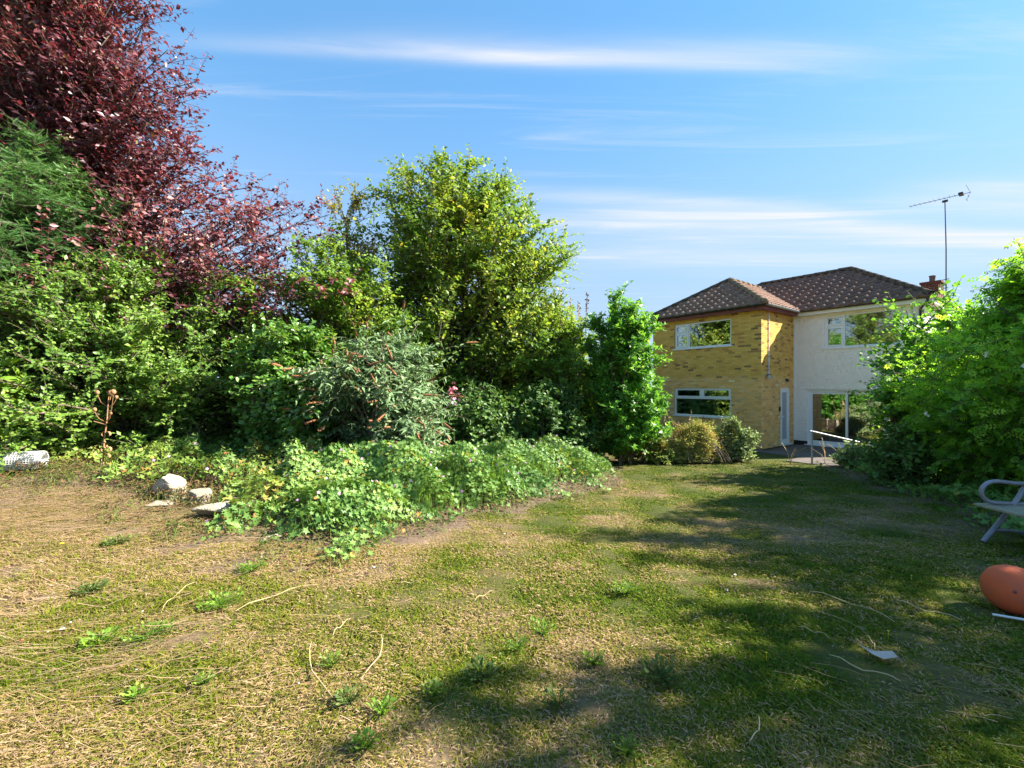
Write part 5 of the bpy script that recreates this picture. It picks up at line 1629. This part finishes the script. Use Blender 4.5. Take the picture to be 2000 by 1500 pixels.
for i, (xa, ya, xb, yb, lab) in enumerate(stalks):
    A, B = ground_pt(xa, ya), ground_pt(xb, yb)
    c = (A + B) / 2; d_ = B - A; L_ = d_.length; sdv = Vector((-d_.y, d_.x, 0)).normalized() * L_ * (0.10 if i % 2 else -0.08)
    pts = []
    for q in range(7):
        s = q / 6
        pp_ = A.lerp(B, s) + sdv * (4 * s * (1 - s)) - c
        pp_.z = g1(pp_.x + c.x, pp_.y + c.y) - g1(c.x, c.y) + 0.018 + 0.012 * math.sin(q * 1.7)
        pts.append(pp_)
    rad = 0.0032 if L_ > 0.3 else 0.0028
    k = MB(); k.tube(pts, [rad * 0.6, rad, rad * 1.1, rad * 1.2, rad * 1.1, rad, rad * 0.7], 5)
    o = k.obj('straw_stalk', M['straw']); o.location = (c.x, c.y, g1(c.x, c.y)); tag(o, lab, 'stalk', 'straw stalks lying on the lawn')

# thick mats of flattened straw on the left
r_ = np.random.default_rng(55)
def straw_mat(name, n, cx, cy, sx, sy, rz, ln, seed):
    r = np.random.default_rng(seed)
    x = cx + r.normal(size=n) * sx; y = cy + r.normal(size=n) * sy
    th = rz + r.normal(size=n) * 0.28
    l = ln * r.uniform(0.4, 1.2, n)
    K = 4
    s = np.linspace(-0.5, 0.5, K)
    cv = r.normal(size=n) * 0.12
    px = x[:, None] + np.cos(th)[:, None] * s * l[:, None] - np.sin(th)[:, None] * (s ** 2) * l[:, None] * cv[:, None] * 4
    py = y[:, None] + np.sin(th)[:, None] * s * l[:, None] + np.cos(th)[:, None] * (s ** 2) * l[:, None] * cv[:, None] * 4
    pz = gz(px, py) + r.uniform(-0.01, 0.045, n)[:, None] + s[None] * (r.normal(size=n) * 0.05)[:, None]
    v, f = tubes_geo(np.stack([px, py, pz], -1), np.full((n, K), 0.0013) * r.uniform(0.6, 1.5, (n, 1)), 3)
    return tag(link(name, np_mesh(name, v, f, np.clip(np.repeat(0.72 + 0.16 * r.normal(size=n), (K - 1) * 3), 0, 1)), M['grass']), kind='stuff')


straw_mat('straw', 650, -3.0, 2.75, 0.75, 0.45, 0.35, 0.30, 1)
straw_mat('straw', 1900, -5.4, 5.7, 1.3, 0.6, 0.5, 0.45, 2)
straw_mat('straw', 260, -2.0, 2.1, 0.7, 0.3, 0.3, 0.22, 3)
straw_mat('straw', 450, -4.0, 4.2, 1.2, 0.6, 0.2, 0.25, 4)
straw_mat('straw', 70, 2.6, 2.3, 0.8, 0.4, -0.5, 0.25, 5)

# small pebbles and brick shards
for i, (px, py, s, m_, lab) in enumerate(((122, 1235, 0.020, 'pebble', 'largest white pebble on the bare straw at the left'), (95, 1240, 0.010, 'pebble', 'small white pebble left of the largest one'), (137, 1222, 0.010, 'pebble', 'small pale pebble above the largest one'),
                                       (42, 1258, 0.019, 'shard', 'flat orange brick shard nearest the left edge'), (105, 1228, 0.013, 'shard', 'reddish shard just above the white pebbles'), (102, 1138, 0.013, 'shard', 'orange shard on the dry grass further back at the left'),
                                       (265, 1315, 0.008, 'pebble', 'tiny white pebble in the straw near the bottom left'), (278, 1200, 0.009, 'pebble', 'small pale pebble beside the curved straw stalk'), (583, 1343, 0.007, 'pebble', 'tiny pale pebble at the lower middle of the dry grass'),
                                       (730, 1113, 0.016, 'pebble', 'pale flat pebble where the dry grass turns green'), (1435, 1128, 0.014, 'pebble', 'white pebble in the shaded lawn'), (1420, 1158, 0.009, 'pebble', 'tiny white pebble below the other one in the shaded lawn'),
                                       (1003, 1048, 0.016, 'shard', 'small orange brown fragment on the sunny lawn by the bed'), (985, 1046, 0.013, 'pebble', 'pale fragment left of the orange brown one by the bed'))):
    P_ = ground_pt(px, py)
    rock('pebble' if m_ == 'pebble' else 'brick_shard', lab, 'pebble' if m_ == 'pebble' else 'shard', P_.x, P_.y, s * 1.3, s, s * 0.8, 200 + 5 * i, m_, rz=i, sub=2, group='bits of stone on the lawn')

# green weeds in the lawn
wl = [(645, 1305, .07, 'small fresh green weed right of the bent brown stalk'), (683, 1375, .07, 'bright weed below the bent brown stalk'), (745, 1395, .06, 'weed right of the bright one near the bottom'), (850, 1360, .06, 'green weed at the edge of the near shade'), (940, 1330, .10, 'broad green weed in the near shade'),
      (715, 1465, .06, 'weed at the bottom edge, left of centre'), (400, 1340, .05, 'tiny weed in the straw near the lower left'), (175, 1160, .11, 'dandelion rosette on the dry grass at the left'), (190, 1265, .10, 'flat dark rosette beside the white pebbles'), (290, 1250, .14, 'wide leafy weed patch right of the pebbles'),
      (230, 1065, .13, 'leafy tuft of weeds below the brambles'), (430, 1185, .15, 'wide clover patch between the two long stalks'), (490, 1118, .12, 'grassy weed tuft in front of the long flat stone'), (350, 1035, .14, 'bright grassy tuft left of the geraniums'), (1060, 1240, .09, 'weed in the sunlit lawn at the centre'),
      (1225, 1160, .11, 'bright broad tuft at the edge of the long shadow'), (1290, 1330, .11, 'yellow green tuft in the sunny strip right of the middle, below the long shadow'), (1160, 1300, .07, 'small tuft in the sunny dry grass'), (1225, 1475, .06, 'bright little weed at the bottom edge'), (1090, 1380, .08, 'dark weed in the near shade, right of the broad one'),
      (265, 1370, .05, 'yellow green sprig near the lower left'), (1010, 1270, .08, 'low weed above the near shade')]
for i, (px, py, s, lab) in enumerate(wl):
    P_ = ground_pt(px, py)
    r = np.random.default_rng(300 + i)
    n = 110 if s > 0.09 else 55
    rad = s * np.sqrt(r.uniform(0, 1, n)); an = r.uniform(0, 6.28, n)
    pos = np.stack([rad * np.cos(an), rad * np.sin(an), 0.012 + r.uniform(0.1, 1, n) * 0.055 * (s / 0.07) ** 0.3], -1)
    d = unit(np.stack([np.cos(an), np.sin(an), 0.5 + r.uniform(0, 0.6, n)], -1) + r.normal(size=(n, 3)) * 0.3)
    nr = unit(np.array([0, 0, 1.0]) + r.normal(size=(n, 3)) * 0.4)
    v, f, tt = leaf_geo('oval' if i % 3 else 'trefoil', pos, d, nr, 0.020 * r.uniform(0.6, 1.6, n) * (1.2 if s > 0.09 else 1), 0.45 + 0.2 * r.normal(size=n))
    st_v, st_q = tubes_geo(np.stack([np.zeros_like(pos), pos * 0.55 + [0, 0, 0.01], pos], 1), np.full((n, 3), 0.0016), 3)
    st_f = np.concatenate([st_q[:, :3], st_q[:, [0, 2, 3]]]) + len(v)
    v = np.concatenate([v, st_v]); f = np.concatenate([f, st_f]); tt = np.concatenate([tt, np.full(len(st_f), 0.3)])
    o = link('lawn_weed', np_mesh('lawn_weed', v, f, tt), M[('hazel', 'clover', 'yellowgreen')[i % 3]]); o.location = P_ + Vector((0, 0, -0.02))
    tag(o, lab, 'weed', 'weeds in the lawn')
for i, (px, py, lab) in enumerate(((121, 1070, 'yellow dandelion flower on the dry grass at the left'), (1388, 1168, 'yellow flower near the pebbles in the shaded lawn'), (1780, 1135, 'small yellow flower left of the orange ball'), (1735, 1246, 'yellow flower right of the long pale stalk'), (1497, 1290, 'yellow flower in the shade left of the paper'), (1560, 1138, 'small yellow flower in the middle of the shaded lawn'))):
    P_ = ground_pt(px, py); k = MB(); s = 0.016 if i == 0 else 0.006
    for q in range(14):
        an = q * 6.283 / 14
        k.add([(0, 0, 0.03), (math.cos(an - .2) * s, math.sin(an - .2) * s, 0.034), (math.cos(an) * s * 1.5, math.sin(an) * s * 1.5, 0.03), (math.cos(an + .2) * s, math.sin(an + .2) * s, 0.034)], [(0, 1, 2, 3)])
    k.tube([(0, 0, -0.02), (0, 0, 0.03)], 0.0012, 4)
    o = k.obj('yellow_flower', M['yellow']); o.location = P_; tag(o, lab, 'flower', 'yellow flowers in the lawn')

# orange ball with a white stick under it
bx, by = 3.72, 3.27
k = MB()
prof_ = [(0.172 * math.sin(math.pi * i / 24), -0.172 * math.cos(math.pi * i / 24)) for i in range(25)]
k.lathe(prof_, (0, 0, 0), 48, axis=(0.5, 0.2, 0.8))
ball = k.obj('ball', M['ball']); ball.location = (bx, by, g1(bx, by) + 0.155); tag(ball, 'faded orange rubber ball on the lawn at the right edge', 'ball')
vk = MB(); vk.lathe([(0.0, 0.0015), (0.010, 0.001), (0.012, 0.0)], Vector((-0.12, -0.118, 0.035)).normalized() * 0.1722, 10, axis=(-0.12, -0.118, 0.035)); vk.obj('valve', M['maroon'], ball)
k = MB(); k.tube([(-0.16, 0.08, 0.012), (0.5, -0.26, 0.014)], 0.009, 6)
o = k.obj('white_stick', M['plastic_net']); o.location = (3.63, 3.1, g1(3.6, 3.1) + 0.0); tag(o, 'thin white stick lying under the orange ball', 'stick')

# torn paper
P_ = ground_pt(1715, 1292)
bm = bmesh.new()
ox = [(-0.085, 0.045), (-0.02, 0.05), (0.03, 0.052), (0.075, -0.01), (0.098, -0.055), (0.06, -0.05), (0.0, -0.042), (-0.04, -0.015)]
rp = np.random.default_rng(4)
rings = []
for k_ in (1.0, 0.72, 0.4):
    rings.append([bm.verts.new((x * k_ + 0.004 * rp.normal(), y * k_ + 0.004 * rp.normal(), 0.030 + 0.012 * rp.normal() * (0.6 + 0.4 * k_) + 0.16 * max(0, -x - 0.02) * k_)) for x, y in ox])
ctr = bm.verts.new((0.005, 0.0, 0.040))
for a_, b_ in ((0, 1), (1, 2)):
    for i in range(len(ox)):
        bm.faces.new((rings[a_][i - 1], rings[a_][i], rings[b_][i], rings[b_][i - 1]))
for i in range(len(ox)): bm.faces.new((ctr, rings[2][i - 1], rings[2][i]))
me = bpy.data.meshes.new('paper_scrap'); bm.to_mesh(me); bm.free()
o = link('paper_scrap', me, M['paper']); o.location = P_
sm = o.modifiers.new('thick', 'SOLIDIFY'); sm.thickness = 0.0015
tag(o, 'torn scrap of pale pinkish paper lying on the shaded lawn', 'paper')

# garden bench half out of the frame
be = empty('garden_bench', (5.33, 4.22, g1(5.5, 4.6) - 0.03), 'old garden bench with curled grey tube arms and wooden slats at the right edge', 'bench')
for yy in (-0.35, 0.78):
    k = MB()
    arm = [(0.62, yy, 0.66), (0.40, yy, 0.66), (0.18, yy, 0.685), (0.06, yy, 0.66), (0.0, yy, 0.58), (0.03, yy, 0.49), (0.14, yy, 0.445), (0.40, yy, 0.43), (0.62, yy, 0.425)]
    def smooth(pts, n=4):
        P = [Vector(p) for p in pts]; out = []
        for i in range(len(P) - 1):
            a, b_, c, d = P[max(i - 1, 0)], P[i], P[i + 1], P[min(i + 2, len(P) - 1)]
            for q in range(n):
                s = q / n
                out.append(0.5 * ((2 * b_) + (c - a) * s + (2 * a - 5 * b_ + 4 * c - d) * s * s + (3 * b_ - a - 3 * c + d) * s ** 3))
        return out + [P[-1]]
    k.tube(smooth(arm), 0.022, 10); k.obj('arm', M['bench_tube'], be)
    k = MB(); k.tube(smooth([(0.02, yy, 0.0), (0.13, yy, 0.13), (0.27, yy, 0.30), (0.42, yy, 0.50), (0.55, yy, 0.72), (0.60, yy, 0.84)]), 0.026, 10); k.obj('leg', M['bench_tube'], be)
    k = MB(); k.tube(smooth([(0.58, yy, 0.0), (0.46, yy, 0.10), (0.28, yy, 0.13), (0.13, yy, 0.13)]), 0.020, 8); k.obj('leg', M['bench_tube'], be)
for i in range(5):
    k = MB(); k.box(-0.01 + i * 0.095, 0.075 + i * 0.095, -0.42, 0.86, 0.395, 0.418); k.obj('slat', M['old_wood'], be)
for i in range(2):
    k = MB(); k.box(0.585, 0.605, -0.42, 0.86, 0.55 + i * 0.11, 0.635 + i * 0.11); k.obj('slat', M['old_wood'], be)

# dead teasel
tx, ty = -8.0, 8.35
te = empty('dead_teasel', (-6.95, 7.5, g1(-6.95, 7.5)), 'dead brown teasel with round seed heads standing before the bright green shrub', 'dead plant')
k = MB(); k.tube([(-0.02, 0, 0), (0.0, 0, 0.5), (0.05, 0, 0.9), (0.08, 0, 1.28)], [0.014, 0.013, 0.010, 0.007], 6); k.obj('stem', M['teasel'], te)
heads = [(0.08, 1.34, 0.045), (-0.09, 1.35, 0.033), (0.28, 1.36, 0.04), (0.19, 1.27, 0.028), (-0.11, 1.06, 0.032), (0.15, 1.0, 0.022), (0.09, 0.44, 0.018)]
orig = [(0.07, 1.15), (0.07, 1.10), (0.05, 0.86), (0.07, 1.10), (0.04, 0.84), (0.05, 0.86), (0.0, 0.36)]
for (hx, hz_, hr_), (ox_, oz_) in zip(heads, orig):
    k = MB(); dy = r_.normal() * 0.05
    k.tube([(ox_, 0, oz_), ((ox_ * 0.35 + hx * 0.65), dy * 0.6, oz_ * 0.55 + hz_ * 0.45 - 0.03), (hx, dy, hz_ - hr_)], 0.005, 5)
    k.lathe([(0.004, -hr_ * 1.1), (hr_ * 0.8, -hr_ * 0.7), (hr_, 0), (hr_ * 0.75, hr_ * 0.8), (0, hr_ * 1.2)], (hx, dy, hz_), 9)
    for q in range(40):
        v_ = Vector(r_.normal(size=3)).normalized(); p0 = Vector((hx, dy, hz_)) + v_ * hr_ * 0.9; s_v = v_.orthogonal().normalized() * 0.004
        k.add([p0 + s_v, p0 - s_v, p0 + v_ * hr_ * 0.4], [(0, 1, 2)])
    k.obj('seed_head', M['teasel'], te)
for i, (zz_, sgn, l) in enumerate(((0.80, -1, 0.16), (0.82, 1, 0.13), (0.66, 1, 0.13), (0.66, -1, 0.13), (0.50, -1, 0.10), (0.40, 1, 0.15), (0.40, -1, 0.15), (0.28, 1, 0.12), (0.22, -1, 0.14), (0.12, 1, 0.12))):
    k = MB(); vs = []; fs = []
    curl = 0.0 if i < 2 else 2.6
    px_, pz_, an = 0.03, zz_, (0.3 if i < 2 else 0.9)
    for q in range(9):
        w = 0.018 * math.sin(math.pi * (q + 0.6) / 9.5) + 0.004
        vs += [(px_ * 1.0, -w, pz_), (px_, w, pz_)]
        px_ += sgn * math.cos(an) * l / 6; pz_ += math.sin(an) * l / 6; an -= curl / 5
        if q: fs.append((2 * q - 2, 2 * q, 2 * q + 1, 2 * q - 1))
    k.add(vs, fs, 0, True); k.obj('dead_leaf', M['teasel'], te)

# roll of white plastic netting
nr_ = empty('netting_roll', (-8.6, 7.35, g1(-8.6, 7.35) + 0.20), 'roll of white plastic mesh lying in weeds at the left edge', 'netting', rz=0.35)
k = MB()
for i in range(34):
    xx = -0.6 + i * 0.036
    k.tube([(xx, 0.15 * math.cos(a), 0.15 * math.sin(a)) for a in np.linspace(0, 6.283, 19)], 0.0055, 4, cap=False)
for j in range(26):
    a = j * 6.283 / 26
    k.tube([(-0.6, 0.15 * math.cos(a), 0.15 * math.sin(a)), (0.6, 0.15 * math.cos(a), 0.15 * math.sin(a))], 0.0055, 4)
o = k.obj('mesh_roll', M['plastic_net'], nr_)
k = MB()
for j in range(2):
    k.lathe([(0.11 - 0.03 * j, -0.6), (0.11 - 0.03 * j, 0.6)], (0, 0, 0), 22, axis=(1, 0, 0))
k.obj('inner_roll', M['plastic_net'], nr_)
